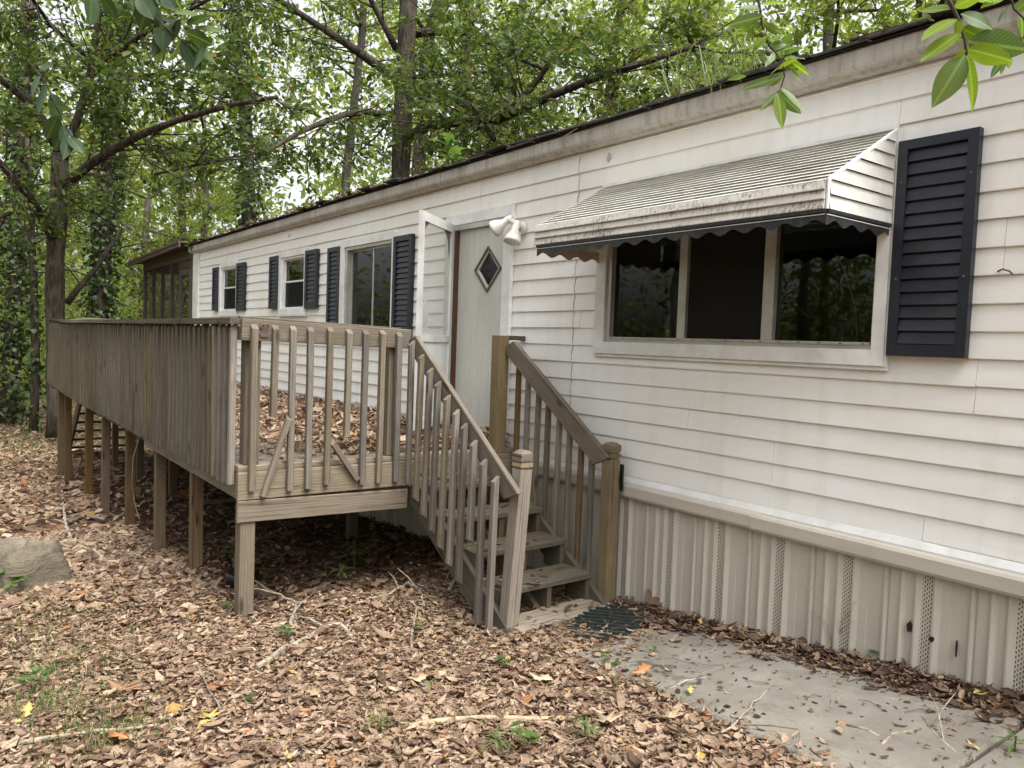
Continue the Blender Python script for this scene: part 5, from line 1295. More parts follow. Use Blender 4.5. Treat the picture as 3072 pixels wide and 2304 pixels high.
def grow(lines, r, sub_per_m=2.4, sub_len=1.5, twigs=4, leaves=16, start=0.25, droop=0.0, spread=0.15):
    """twigs and leaf positions along branch lines"""
    tubes = []; pos = []; drs = []
    for ln, r0, r1 in lines:
        ln = [Vector(p) for p in ln]
        tot = sum((b - a).length for a, b in zip(ln[:-1], ln[1:]))
        n = max(2, int(tot * sub_per_m))
        for i in range(n):
            t = start + (1 - start) * (i + r.random()) / n
            f = t * (len(ln) - 1); k = min(int(f), len(ln) - 2)
            p = ln[k].lerp(ln[k + 1], f - k)
            tg = (ln[k + 1] - ln[k]).normalized()
            d = Vector((r.gauss(0, 1), r.gauss(0, 1), r.gauss(0.15, 0.7))).normalized()
            d = (d + tg * 0.45).normalized()
            L = sub_len * r.uniform(0.5, 1.25) * (1.15 - 0.4 * t)
            q = [p]
            for s in range(3):
                d = (d + Vector((r.gauss(0, .22), r.gauss(0, .22), r.gauss(0.02 - droop, .18)))).normalized()
                q.append(q[-1] + d * L / 3)
            tubes.append((q, [0.022, 0.016, 0.011, 0.006]))
            for w in range(twigs):
                ft = r.uniform(0.25, 1.0) * 3; kk = min(int(ft), 2)
                b = q[kk].lerp(q[kk + 1], ft - kk)
                e = (Vector((r.gauss(0, 1), r.gauss(0, 1), r.gauss(-droop, 0.6))).normalized() + d * 0.7).normalized()
                l2 = r.uniform(0.35, 0.8)
                tubes.append(([b, b + e * l2 * 0.5, b + e * l2 + Vector((0, 0, -0.04 - droop * 0.2))], [0.008, 0.006, 0.003]))
                for _ in range(leaves):
                    u = 1.08 - 0.9 * r.random() ** 1.7
                    c = b + e * (l2 * u)
                    pos.append((c.x + r.gauss(0, spread * .6), c.y + r.gauss(0, spread * .6), c.z + r.gauss(0, spread * .45)))
                    drs.append((e.x + r.gauss(0, .8), e.y + r.gauss(0, .8), e.z + r.gauss(-.25, .5)))
    return tubes, np.array(pos), np.array(drs)

def foliage(name, pos, drs, size, mat, parent, T=LEAF_V, flat=0.75):
    n = len(pos)
    nr = np.stack([rng.normal(0, flat, n), rng.normal(0, flat, n), np.abs(rng.normal(0.8, 0.5, n)) + 0.15], 1)
    sz = size * rng.uniform(0.65, 1.25, n)
    return tag(link(name, leaf_mesh(name, pos, drs, nr, sz, mat, T), parent), kind='stuff')

def tubes_obj(name, tubes, mat, parent, n=4):
    m = MB()
    for q, rr in tubes:
        m.tube(q, rr, n, cap=False)
    return tag(m.build(name, mat, parent), kind='stuff')

def custom_tree(name, label, limbs, seed, leaf=0.105, bark='oak_bark', leafmat='oak_leaf_near', group=None, clear=1.25, **kw):
    r = random.Random(seed)
    base = limbs[0][0][0]
    root = thing(name, label, 'tree', base, group)
    lines = []
    for i, (pts, r0, r1) in enumerate(limbs):
        q = smooth_line(pts, r, 0.03 if i else 0.015)
        n = len(q)
        rad = [r0 + (r1 - r0) * j / (n - 1) for j in range(n)]
        rad = [a * r.uniform(0.94, 1.06) for a in rad]
        if i == 0: rad[0] *= 1.12
        MB().tube(q, rad, 12 if i == 0 else 9).build('trunk' if i == 0 else 'limb', bark, root, True)
        if i: lines.append((q, r0, r1))
        else: lines.append((q[int(n * 0.72):], r0, r1))
    tb, ps, dr = grow(lines, r, **kw)
    tq = np.array([tuple(p) for p in smooth_line(limbs[0][0], random.Random(1), 0.0)])
    dmin = np.min(np.linalg.norm(ps[:, None, :] - tq[None, :, :], axis=2), axis=1)
    lq = np.array([tuple(p) for ln, a_, b_ in lines for p in ln])
    dl = np.full(len(ps), 9.0)
    for c0 in range(0, len(ps), 4000):
        dl[c0:c0 + 4000] = np.min(np.linalg.norm(ps[c0:c0 + 4000, None, :] - lq[None, :, :], axis=2), axis=1)
    kp = (dmin > clear) & ((dl > 0.55) | (rng.random(len(ps)) < 0.18))
    ps, dr = ps[kp], dr[kp]
    tubes_obj('twigs', tb, bark, root)
    foliage('crown', ps, dr, leaf, leafmat, root)
    return root

LO = [(p, a * (0.64 if i == 0 else 0.60), b * 0.72) for i, (p, a, b) in enumerate(LEFT_OAK)]
custom_tree('oak_tree', 'forked oak tree with crooked limbs standing past the far end of the deck', LO, 21, 0.155, sub_per_m=3.4, sub_len=1.9, twigs=6, leaves=18, start=0.2)
CO = [(p, a * (0.86 if i == 0 else 0.8), b * (0.95 if i == 0 else 0.8)) for i, (p, a, b) in enumerate(CENTRE_OAK)]
custom_tree('oak_tree', 'tall straight oak tree rising behind the roof of the mobile home', CO, 22, 0.155, sub_per_m=3.5, sub_len=2.0, twigs=6, leaves=19, start=0.15)

# ivy-clad trunks
ivy_labels = {'slim': 'slim tree wrapped in dark ivy behind the porch roof',
              'mid': 'ivy covered tree trunk just right of the forked oak',
              'left': 'ivy covered tree trunk at the left edge of the wood',
              'thin': 'thin bare young tree left of the forked oak'}
for pts, r0, r1, kind in IVY_TRUNKS:
    r = random.Random(len(kind) * 7)
    root = thing('ivy_tree', ivy_labels[kind], 'tree', pts[0])
    q = smooth_line(pts, r, 0.02)
    n = len(q)
    MB().tube(q, [r0 + (r1 - r0) * j / (n - 1) for j in range(n)], 10).build('trunk', 'oak_bark', root, True)
    cnt = {'slim': 2600, 'mid': 3400, 'left': 2600, 'thin': 500}[kind]
    ps = []; dr = []
    for _ in range(cnt):
        t = r.uniform(0.02, 0.98) * (n - 1); kk = min(int(t), n - 2)
        c = q[kk].lerp(q[kk + 1], t - kk)
        a = r.uniform(0, 2 * math.pi)
        rr = (r0 + (r1 - r0) * t / n) + abs(r.gauss(0.02, 0.14))
        ps.append((c.x + math.cos(a) * rr, c.y + math.sin(a) * rr, c.z + r.gauss(0, .05)))
        dr.append((math.cos(a) * 0.5 + r.gauss(0, .4), math.sin(a) * 0.5 + r.gauss(0, .4), -0.8 + r.gauss(0, .3)))
    ps, dr = np.array(ps), np.array(dr)
    cen = ps.copy(); nr = np.stack([dr[:, 0] * 1.5 + rng.normal(0, .3, cnt), dr[:, 1] * 1.5 + rng.normal(0, .3, cnt), rng.uniform(0.2, 0.8, cnt)], 1)
    link('ivy', leaf_mesh('ivy', ps, dr, nr, 0.12 * rng.uniform(0.7, 1.3, cnt), 'ivy_leaf', IVY_V), root)
    tb, p2, d2 = grow([(q[int(n * 0.55):], r1, r1)], r, 3.4, 2.4, 4, 15, 0.1)
    tubes_obj('twigs', tb, 'oak_bark', root); foliage('crown', p2, d2, 0.125, 'oak_leaf', root)

far_labels = {'s': 'straight grey tree trunk behind and right of the tall oak', 'l': 'leaning tree trunk showing above the middle of the roof',
              'f': 'dark tree trunk just behind the tall oak', 'r': 'slender tree above the roof behind the awning',
              'g': 'thin grey tree left of the tall oak', 'h': 'distant tree trunk seen beside the porch', 'k': 'distant tree trunk between the forked oak and the porch'}
for pts, r0, r1, kind in FAR_TRUNKS:
    r = random.Random(ord(kind))
    root = thing('tree', far_labels[kind], 'tree', pts[0])
    q = smooth_line(pts, r, 0.03)
    n = len(q)
    MB().tube(q, [r0 + (r1 - r0) * j / (n - 1) for j in range(n)], 9).build('trunk', 'grey_bark', root, True)
    limbs = []
    for j in range(6):
        kk = int(n * r.uniform(0.35, 0.98)); kk = min(kk, n - 1)
        a = r.uniform(0, 2 * math.pi); L = r.uniform(1.8, 3.4)
        d = Vector((math.cos(a), math.sin(a), r.uniform(0.1, 0.7)))
        ln = smooth_line([q[kk], q[kk] + d * L * 0.5, q[kk] + d * L + Vector((0, 0, 0.3))], r, 0.06)
        MB().tube(ln, [r1 * 0.45 * (1 - 0.75 * i / len(ln)) for i in range(len(ln))], 6).build('limb', 'grey_bark', root, True)
        limbs.append((ln, .05, .02))
    tb, ps, dr = grow(limbs, r, 3.2, 1.7, 5, 18, 0.2)
    tubes_obj('twigs', tb, 'grey_bark', root); foliage('crown', ps, dr, 0.15, 'oak_leaf_backlit', root)

# prototypes for the wood behind: trunk, limbs, crown; copied by hand
def proto_tree(seed, H, leaf, mat, spreadR, low):
    r = random.Random(seed)
    root = thing('tree', 'tree', 'tree', (0, 0, 0))
    q = smooth_line([(0, 0, -0.3), (r.uniform(-.2, .2), r.uniform(-.2, .2), H * .5), (r.uniform(-.5, .5), r.uniform(-.5, .5), H)], r, 0.05)
    n = len(q)
    MB().tube(q, [0.22 * (1 - 0.75 * j / n) for j in range(n)], 8).build('trunk', 'grey_bark', root, True)
    limbs = []
    nl = 13
    lm = MB()
    for j in range(nl):
        t = low + (0.97 - low) * j / (nl - 1)
        p = q[min(n - 1, int(t * (n - 1)))]
        a = j * 2.4 + r.uniform(-.4, .4)
        L = spreadR * (1.0 - 0.55 * (t - low) / (1 - low)) * r.uniform(0.75, 1.15)
        d = Vector((math.cos(a), math.sin(a), r.uniform(0.05, 0.55)))
        ln = smooth_line([p, p + d * L * .5 + Vector((0, 0, .15)), p + d * L], r, 0.08)
        lm.tube(ln, [0.06 * (1 - .8 * i / len(ln)) for i in range(len(ln))], 6, cap=False)
        limbs.append((ln, .05, .02))
    lm.build('limbs', 'grey_bark', root, True)
    tb, ps, dr = grow(limbs, r, 3.0, 1.6, 5, 18, 0.2)
    tubes_obj('twigs', tb[::2], 'grey_bark', root, 3)
    foliage('crown', ps, dr, leaf, mat, root)
    return root
protos = [proto_tree(31, 11.0, 0.16, 'oak_leaf_backlit', 4.2, 0.28), proto_tree(32, 12.5, 0.15, 'oak_leaf_backlit', 4.4, 0.32), proto_tree(33, 9.0, 0.17, 'far_leaf_backlit', 3.6, 0.16)]
first = [True, True, True]
def plant(i, x, y, s, rot, label, group):
    if first[i]:
        o = protos[i]; first[i] = False
    else:
        o = copy_tree(protos[i])
    o.location = (x, y, float(gz(x)) - 0.1)
    o.rotation_euler = (0, 0, rot)
    o.scale = (s, s, s * random.uniform(0.92, 1.12))
    o['label'] = label; o['group'] = group
BEHIND = [(2, -13.0, 7.6, 0.70, 'small leafy tree just behind the roof above the sliding window'), (2, -9.3, 7.4, 0.64, 'small leafy tree just behind the roof above the front door'),
          (2, -5.6, 7.8, 0.66, 'small leafy tree just behind the roof left of the awning'), (2, -2.0, 8.2, 0.7, 'small leafy tree just behind the roof above the awning'), (2, 2.0, 8.0, 0.7, 'small leafy tree behind the right end of the roof'),
          (0, -17.5, 9.4, 0.85, 'bright green tree behind the tall oak'), (0, -24.5, 11.5, 1.05, 'pale leafy tree between the slim ivy tree and the tall oak'),
          (0, -13.5, 12.5, 1.0, 'pale leafy tree right of the tall oak'), 
          (0, -5.2, 11.5, 0.85, 'pale leafy tree above the awning'), (1, -1.5, 13.0, 0.95, 'leafy tree above the hanging twig with fruits'), (0, 1.5, 11.0, 0.85, 'pale leafy tree at the top right behind the roof'),
          (1, -3.8, 9.6, 0.95, 'full leafy tree above the roof between awning and fruiting twig'), (0, -0.4, 9.4, 0.95, 'full pale tree above the roof near the right hanging twig'), (0, -11.0, 9.0, 0.9, 'full pale tree above the roof right of the tall oak'),
          (1, -7.7, 8.9, 0.82, 'full leafy tree above the roof behind the fruiting twig'), (0, -7.2, 10.6, 0.95, 'pale tree behind the roof just left of the right hanging twig')]
for i, x, y, s, lab in BEHIND:
    plant(i, x, y, s, random.uniform(0, 6.28), lab, 'trees of the wood behind the mobile home')
LEFTW = [(0, -33.5, -2.5, 1.15, 'pale leafy tree in the far wood left of the forked oak'), (0, -29.5, 4.2, 0.95, 'pale leafy tree in the wood between forked oak and porch')]
for i, x, y, s, lab in LEFTW:
    plant(i, x, y, s, random.uniform(0, 6.28), lab, 'trees of the wood beyond the deck')

# low saplings and brush between the trunks
def sapling(x, y, h, seed, label, group):
    r = random.Random(seed)
    z = float(gz(x)) - 0.05
    root = thing('sapling', label, 'sapling', (x, y, z), group)
    stems = MB(); lines = []
    for j in range(4):
        a = r.uniform(0, 6.28)
        tp = Vector((x + math.cos(a) * h * r.uniform(.1, .4), y + math.sin(a) * h * r.uniform(.1, .4), z + h * r.uniform(.7, 1.05)))
        ln = smooth_line([(x, y, z), Vector((x, y, z)).lerp(tp, .5) + Vector((0, 0, h * .08)), tp], r, 0.05)
        stems.tube(ln, [0.03 * (1 - .75 * i / len(ln)) for i in range(len(ln))], 5, cap=False)
        lines.append((ln, .02, .01))
    stems.build('stem', 'oak_bark', root, True)
    tb, ps, dr = grow(lines, r, 2.6, h * 0.3, 3, 11, 0.12, spread=0.3)
    foliage('foliage', ps, dr, 0.14, 'oak_leaf_backlit' if seed % 2 else 'far_leaf_backlit', root)
for j, (x, y, h, lab) in enumerate([(-26.6, 0.6, 2.4, 'leafy sapling right behind the trunk of the forked oak'), (-31.5, -3.4, 2.8, 'leafy sapling behind the thin bare young tree'), (-29.0, 2.8, 3.0, 'leafy sapling seen between the forked oak and the porch'),
                                    (-27.0, -4.6, 2.0, 'low leafy sapling at the left edge of the wood'), (-33.5, 5.0, 3.4, 'tall leafy sapling seen beside the porch'), (-25.5, 4.4, 2.4, 'leafy sapling against the left side of the porch'), (-24.6, -3.6, 4.6, 'tall leafy sapling between the two left ivy trunks'), (-25.5, 1.8, 5.0, 'tall leafy sapling rising right of the forked oak'), (-27.5, -1.8, 5.2, 'tall leafy sapling rising just left of the forked oak')]):
    sapling(x, y, h, 50 + j, lab, 'saplings in the undergrowth')

# the mass of wood farther off, all round the clearing
cl = []
r = random.Random(77)
for _ in range(900):
    a = r.uniform(0, 2 * math.pi)
    R0 = r.uniform(40, 62)
    cx_, cy_ = -8 + math.cos(a) * R0, math.sin(a) * R0
    cl.append((cx_, cy_, float(gz(cx_)) + abs(r.gauss(0, 1)) * 6.0 + r.uniform(0, 3.5), r.uniform(1.3, 2.6)))
for _ in range(1100):
    a = r.uniform(math.pi * 0.45, math.pi * 1.12); R0 = r.uniform(36, 52)
    cx_, cy_ = -8 + math.cos(a) * R0, math.sin(a) * R0
    cl.append((cx_, cy_, float(gz(cx_)) + r.uniform(5, 27), r.uniform(1.1, 2.1)))
for _ in range(620):
    a = r.uniform(math.pi * 0.45, math.pi * 1.1); R0 = r.uniform(36, 56)
    cx_, cy_ = -8 + math.cos(a) * R0, math.sin(a) * R0
    cl.append((cx_, cy_, float(gz(cx_)) + r.uniform(1, 15), r.uniform(1.2, 2.3)))
for _ in range(420):
    a = r.uniform(math.pi * 0.80, math.pi * 1.12); R0 = r.uniform(30, 44)
    cx_, cy_ = -8 + math.cos(a) * R0, math.sin(a) * R0
    cl.append((cx_, cy_, float(gz(cx_)) + abs(r.gauss(0, 1)) * 2.2 + 0.5, r.uniform(0.8, 1.5)))
cl = np.array(cl)
per = 40
pp = np.repeat(cl[:, :3], per, 0) + rng.normal(0, 0.62, (len(cl) * per, 3)) * np.repeat(cl[:, 3:4], per, 0)
dd = rng.normal(0, 1, pp.shape); nn = rng.normal(0, .8, pp.shape); nn[:, 2] = np.abs(nn[:, 2]) + .2
far = link('far_wood', leaf_mesh('far_wood', pp, dd, nn, rng.uniform(0.34, 0.66, len(pp)), 'far_leaf_backlit'))
tag(far, 'pale green mass of distant woodland all round', 'wood', kind='stuff')
# the wood's near edge behind the photographer (mirrored in the window panes)
m = MB()
for j in range(26):
    x = -20 + j * 1.5 + r.uniform(-.6, .6); y = -19 - r.uniform(0, 10)
    z = float(gz(x)) - .2
    m.tube([(x, y, z), (x + r.uniform(-.4, .4), y, z + 5), (x + r.uniform(-.8, .8), y + r.uniform(-.5, .5), z + 13)], [0.24, 0.18, 0.08], 7, cap=False)
cl = np.array([(r.uniform(-22, 20), -19 - r.uniform(0, 11), r.uniform(1.0, 13), r.uniform(1.0, 2.0)) for _ in range(520)])
pp = np.repeat(cl[:, :3], 60, 0) + rng.normal(0, 0.62, (len(cl) * 60, 3)) * np.repeat(cl[:, 3:4], 60, 0)
pp[:, 2] = np.maximum(pp[:, 2], 0.2)
dd = rng.normal(0, 1, pp.shape); nn = rng.normal(0, .8, pp.shape); nn[:, 2] = np.abs(nn[:, 2]) + .2
V1, F1 = leaf_arrays(pp.astype(np.float32), dd.astype(np.float32), nn.astype(np.float32), rng.uniform(0.2, 0.4, len(pp)).astype(np.float32), LEAF_V, LEAF_F)
edge = tag(link('wood_edge', np_mesh('wood_edge', V1, F1, 'oak_leaf')), 'wood edge on the far side of the clearing mirrored in the windows', 'wood', kind='stuff')
m.build('trunks', 'oak_bark', edge)['kind'] = 'stuff'

# ================================================================== overhanging twigs close to the camera: every leaf a part
NL_CACHE = {}
def near_leaf_mesh(ratio, mat, droop, var):
    key = (round(ratio, 1), mat, var)
    if key in NL_CACHE: return NL_CACHE[key]
    n = 9
    rows = []
    for i in range(n + 1):
        t = i / n
        wv = ratio * 0.5 * (math.sin(math.pi * min(1, t ** 0.85 * 1.02)) ** 0.8 if 0 < t < 1 else 0.02) * (1.0 + 0.25 * t)
        zc = -droop * t * t
        zz = 0.08 * ratio * (1 + 0.4 * math.sin(7 * t + var))
        rows.append(((t, -wv, zc + zz * (wv / (ratio * .5) if ratio else 0)), (t, -wv * .5, zc + zz * 0.3 * wv / (ratio * .5)), (t, 0, zc), (t, wv * .5, zc + zz * .3 * wv / (ratio * .5)), (t, wv, zc + zz * wv / (ratio * .5))))
    vs = [p for rw in rows for p in rw]
    fs = [(5 * i + k, 5 * i + k + 1, 5 * i + 6 + k, 5 * i + 5 + k) for i in range(n) for k in range(4)]
    me = MB().add(vs, fs).mesh('leaf', mat, True)
    NL_CACHE[key] = me
    return me
def hanging(name, label, data, mat, alt, seed, stem='oak_bark'):
    pts, lv, rad = data
    r = random.Random(seed)
    root = thing(name, label, 'branch', pts[0], None)
    q = resample(pts, 40)
    MB().tube(q, [rad * (1 - .6 * i / len(q)) for i in range(len(q))], 7).build('twig', stem, root, True)
    for b, t, w in lv:
        b, t = Vector(b), Vector(t)
        d = t - b; L = d.length
        x = d.normalized()
        tocam = (Vector((0, -3.839, 1.6)) - b).normalized()
        nrm = (tocam * r.uniform(-.5, 1.0) + Vector((r.gauss(0, .35), r.gauss(0, .35), 0.55 + r.gauss(0, .3))))
        z = (nrm - x * nrm.dot(x)).normalized(); y = z.cross(x)
        Mx = Matrix((x * L, y * L, z * L)).transposed().to_4x4(); Mx.translation = b
        link('leaf', near_leaf_mesh(max(0.22, min(0.62, w / L * 1.15)), mat if r.random() < .7 else alt, r.uniform(.02, .2), r.randint(0, 3)), root, Mx)
    return root
hanging('hanging_branch', 'bright green broad leaved twig hanging at the top right above the shutter', TWIG_RIGHT, 'near_leaf', 'near_leaf_cool', 1)
hanging('hanging_branch', 'small leafy twig in the top right corner of the picture', TWIG_RIGHT2, 'near_leaf_cool', 'near_leaf', 2)
tm = hanging('hanging_branch', 'leafy twig with round fruits hanging over the roof edge above the awning', TWIG_MID, 'near_leaf_cool', 'near_leaf', 3)
for f in (2, 3):
    p = Vector(TWIG_MID[0][f]) + Vector((0.02, -0.03, -0.035))
    MB().lathe([(-.012, .001), (-.009, .008), (0, .012), (.008, .009), (.012, .001)], p, (0.2, 0.1, 1), 10).build('fruit', 'olive_moulding', tm, True)
hanging('hanging_branch', 'dark leaved branch hanging at the top left', TWIG_LEFT, 'near_leaf_dark', 'near_leaf_cool', 4)
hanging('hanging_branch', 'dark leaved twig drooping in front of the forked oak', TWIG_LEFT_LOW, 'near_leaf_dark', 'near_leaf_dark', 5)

# ================================================================== FALLEN LEAVES
def scatter(name, label, x, y, z, size, mat, tilt=0.45, parent=None, fine=False):
    n = len(x)
    TV, TF = (FINE_V, FINE_F) if fine else (DRY_V, LEAF_F)
    tsel = rng.integers(0, len(TV), n)
    Vs = []; Fs = []; off = 0
    pos = np.stack([x, y, z], 1)
    a = rng.uniform(0, 2 * math.pi, n)
    dr = np.stack([np.cos(a), np.sin(a), rng.normal(0, tilt * .6, n)], 1)
    nr = np.stack([rng.normal(0, tilt, n), rng.normal(0, tilt, n), np.ones(n)], 1)
    sz = size * np.exp(rng.normal(0, 0.36, n))
    for k in range(len(TV)):
        s = tsel == k
        V, F = leaf_arrays(pos[s], dr[s], nr[s], sz[s], TV[k], TF)
        Vs.append(V); Fs.append(F + off); off += len(V)
    o = link(name, np_mesh(name, np.concatenate(Vs), np.concatenate(Fs), mat), parent)
    return tag(o, label, 'leaf litter', kind='stuff')

def on_path(x, y):
    yf = -1.03 + (x + 3.06) * (-0.37 / 3.36)
    return (x > -3.02) & (x < 0.3) & (y > yf + 0.05) & (y < -0.26)
def patchy(x, y, s=1.0):
    return 0.5 + 0.5 * np.sin(1.9 * x * s + 1.3 * np.sin(2.3 * y * s)) * np.sin(2.7 * y * s + 1.1 * np.sin(1.7 * x * s))
# near ground
N = 210000
x = rng.uniform(-9.0, 0.6, N); y = rng.uniform(-5.4, 0.0, N)
keep = rng.random(N) < np.clip(0.92 - 0.75 * np.clip(patchy(x + 2.2, y, 0.8) - 0.62, 0, 1) * 2.0, 0.12, 1)
under = (x < -4.9) & (y > -2.2)
keep &= ~(under & (rng.random(N) < 0.86))
keep &= ~(on_path(x, y) & (rng.random(N) < np.where(x < -2.82, 0.5, np.where(x < -2.6, 0.9, 0.985))))
keep &= ~((x > -3.6) & (y > -0.05))
x, y = x[keep], y[keep]
pile = np.where((y > -0.34) & (x > -3.7), (0.34 + y) * 0.06 * rng.random(len(x)), 0) + np.where(on_path(x, y), 0.012, 0)
zz = ground_z(x, y) + rng.uniform(0.0, 0.026, len(x)) + pile
und = (x < -4.9) & (y > -2.1)
nearm = ~und & (x > -5.6) & (y > -4.2)
scatter('leaf_litter', 'thick tan and brown fallen leaves covering the near ground', x[nearm], y[nearm], zz[nearm], 0.041, 'dry_leaf', 0.25, fine=True)
rest = ~und & ~nearm
scatter('leaf_litter', 'tan and brown fallen leaves around the boulder and the long side of the deck', x[rest], y[rest], zz[rest], 0.048, 'dry_leaf', 0.42)
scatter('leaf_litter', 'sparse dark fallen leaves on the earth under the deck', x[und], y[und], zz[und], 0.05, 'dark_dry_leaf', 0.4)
# strip of leaves against the skirting
n = 8500
x = rng.uniform(-3.65, 0.5, n); y = -0.06 - np.abs(rng.normal(0, 0.115, n))
zz = gz(x) + 0.01 + np.clip(0.30 + y, 0, 0.3) * 0.14 * rng.random(n) + 0.012
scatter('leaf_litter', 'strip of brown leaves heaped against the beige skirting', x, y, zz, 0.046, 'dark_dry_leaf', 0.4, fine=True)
# farther ground
N = 60000
x = -9.0 - rng.gamma(1.6, 6.0, N); y = rng.uniform(-9, 9, N)
keep = (x > -34) & ~((y > 0) & (x > -14.8)) & (rng.random(N) < np.where((y > -2.2) & (x > -15), 0.55, 0.95))
x, y = x[keep], y[keep]
scatter('leaf_litter', 'brown leaf carpet on the slope beside and beyond the deck', x, y, ground_z(x, y) + rng.uniform(0, .03, len(x)), 0.082, 'dry_leaf', 0.45)
# deck
n = 12500
x = -5.0 - rng.gamma(1.2, 3.0, n); y = -0.10 - np.abs(rng.normal(0, 0.85, n))
keep = (x > -14.9) & (y > -2.15)
x, y = x[keep], y[keep]
zz = DZ + 0.006 + rng.uniform(0, 0.03, len(x)) + np.clip(0.5 + y, 0, .5) * 0.16 * rng.random(len(x))
scatter('deck_leaf_litter', 'drift of dry leaves covering the deck floor', x, y, zz, 0.066, 'dry_leaf', 0.5, fine=True)
# treads
xs, ys, zs = [], [], []
for nx_, tz in tops + [(-3.62, -0.135)]:
    for _ in range(26):
        xs.append(nx_ - random.uniform(0.01, 0.27)); ys.append(-1.0 + abs(random.gauss(0, 0.3))); zs.append(tz + 0.004)
ys = np.clip(np.array(ys), -1.0, -0.26)
scatter('tread_leaf_litter', 'few dry leaves and crumbs lying on the stair treads', np.array(xs), ys, np.array(zs), 0.05, 'dark_dry_leaf', 0.3)
# roof litter: along the eave, and a mat up the slope
n = 7000
x = rng.uniform(-15.0, 0.4, n); y = -0.13 + np.abs(rng.normal(0, 0.35, n))
dens = np.clip(1.1 - np.abs(x + 11.0) / 6, 0.06, 1)
k2 = rng.random(n) < dens
x, y = x[k2], y[k2]
zz = 3.172 + 0.122 * (y + 0.15) + rng.random(len(x)) * np.clip(0.05 * np.clip((-5.0 - x) / 4, 0.15, 1), 0, .1) * (0.4 + patchy(x, y * 0, 1.3))
scatter('roof_leaf_litter', 'red brown leaf litter lying along the roof edge', x, y, zz, 0.056, 'dark_dry_leaf', 0.45)
# crumbs on the concrete
n = 420
x = rng.uniform(-2.9, 0.2, n); y = rng.uniform(-1.2, -0.3, n)
zs_ = np.where(x < -2.38, -0.088 + (x + 3.06) * 0.1126, np.where(x < -1.155, -0.008 + (x + 2.372) * 0.1044, 0.122 + (x + 1.148) * 0.0815))
scatter('path_debris', 'small dark bits of bark and leaf scattered on the concrete path', x, y, zs_ + 0.003, 0.022, 'dark_dry_leaf', 0.2)

# thin twigs and stems mixed into the litter
m = MB()
r = random.Random(91)
for _ in range(1700):
    tx, ty = r.uniform(-8.5, 0.3), r.uniform(-4.2, -0.08)
    if tx < -4.9 and ty > -2.2 and r.random() < .5: continue
    op = bool(on_path(np.array([tx]), np.array([ty]))[0])
    if op and r.random() < .72: continue
    L = r.uniform(.05, .24) * (.6 if op else 1); a = r.uniform(0, 6.28); bnd = r.uniform(-.25, .25)
    q = []
    for t in (0, .5, 1):
        qx = tx + math.cos(a + bnd * t) * L * t; qy = ty + math.sin(a + bnd * t) * L * t
        q.append((qx, qy, float(ground_z(qx, qy)) + (0.028 if op else 0.034 + r.uniform(0, .018)) + (.012 if t == .5 else 0)))
    rr = r.uniform(.0012, .003)
    m.tube(q, [rr, rr, rr * .6], 4, cap=False)
tag(m.build('twig_litter', 'twig_bark'), 'small dry twigs strewn through the fallen leaves', 'twigs', kind='stuff')

# thin grass coming up through the leaves
n = 2600
cen = np.array([(-4.6, -3.25, .5), (-4.1, -3.45, .35), (-5.4, -3.3, .4), (-3.6, -3.3, .25), (-17, -3.2, 2.5), (-19.5, -2.0, 3.0), (-23, -3.0, 3.0), (-26, 0.0, 4.0)])
pk = rng.integers(0, len(cen), n)
gxp = cen[pk, 0] + rng.normal(0, 1, n) * cen[pk, 2] * .6; gyp = cen[pk, 1] + rng.normal(0, 1, n) * cen[pk, 2] * .6
hgt = np.where(gxp < -12, .16, .055) * rng.uniform(.5, 1.4, n)
bd = np.stack([rng.normal(0, .35, n), rng.normal(0, .35, n), np.ones(n)], 1)
bn = np.stack([rng.normal(0, 1, n), rng.normal(0, 1, n), rng.normal(0, .2, n)], 1)
BL_V = np.array([(0, 0, 0), (1, 0, .25), (.35, .03, .03), (.75, .022, .14), (.75, -.022, .14), (.35, -.03, .03)], dtype=np.float32)
tag(link('grass', leaf_mesh('grass', np.stack([gxp, gyp, ground_z(gxp, gyp) + .01], 1), bd, bn, hgt, 'grass_blade', BL_V)), 'thin green grass coming up through the fallen leaves', 'grass', kind='stuff')

# larger single leaves one can pick out
def star_ring(pts5=5, r_in=0.16):
    out = []
    for i in range(pts5 * 2):
        a = math.pi + 2 * math.pi * i / (pts5 * 2)
        rr = 0.5 if i % 2 == 0 else r_in
        out.append((0.5 + rr * math.cos(a), rr * math.sin(a)))
    return out
def oak_ring():
    up_ = [(0.0, 0.015), (0.18, 0.05), (0.28, 0.17), (0.38, 0.09), (0.50, 0.25), (0.60, 0.12), (0.74, 0.24), (0.82, 0.12), (1.0, 0.0)]
    return up_ + [(a, -b * 0.9) for a, b in up_[-2:0:-1]]
LFL = {('yellow', True): 'pale yellow star shaped leaf lying on the litter at the lower left', ('brown', 0): 'big brown lobed leaf lying flat near the left edge', ('brown', 1): 'big brown lobed leaf right of the pale star leaf', ('brown', 2): 'broad brown curled leaf at the far left'}
fl_labels = ['pale yellow star shaped leaf on the litter left of centre', 'broad brown lobed leaf standing up near the left edge', 'wide brown lobed leaf left of the pale star leaf', 'tan brown leaf highest up along the left edge',
             'tan leaf at the foot of the front deck post', 'orange curled leaf between the lichen branches', 'pale tan star leaf left of the path at the bottom', 'tan star leaf right beside the path at the bottom',
             'orange leaf by the path edge near the stairs', 'yellow leaf near the bottom left corner', 'large rust brown leaf by the long stick at the bottom left', 'orange star leaf in the shade beside the stringer',
             'tan leaf in the middle of the litter below the deck post', 'pale tan leaf in front of the lower newel post', 'tan leaf between stairs and thick stick', 'narrow yellow leaf on the concrete near the bottom edge',
             'narrow yellow leaf on the middle of the concrete', 'tiny yellow leaf at the bottom left of centre']
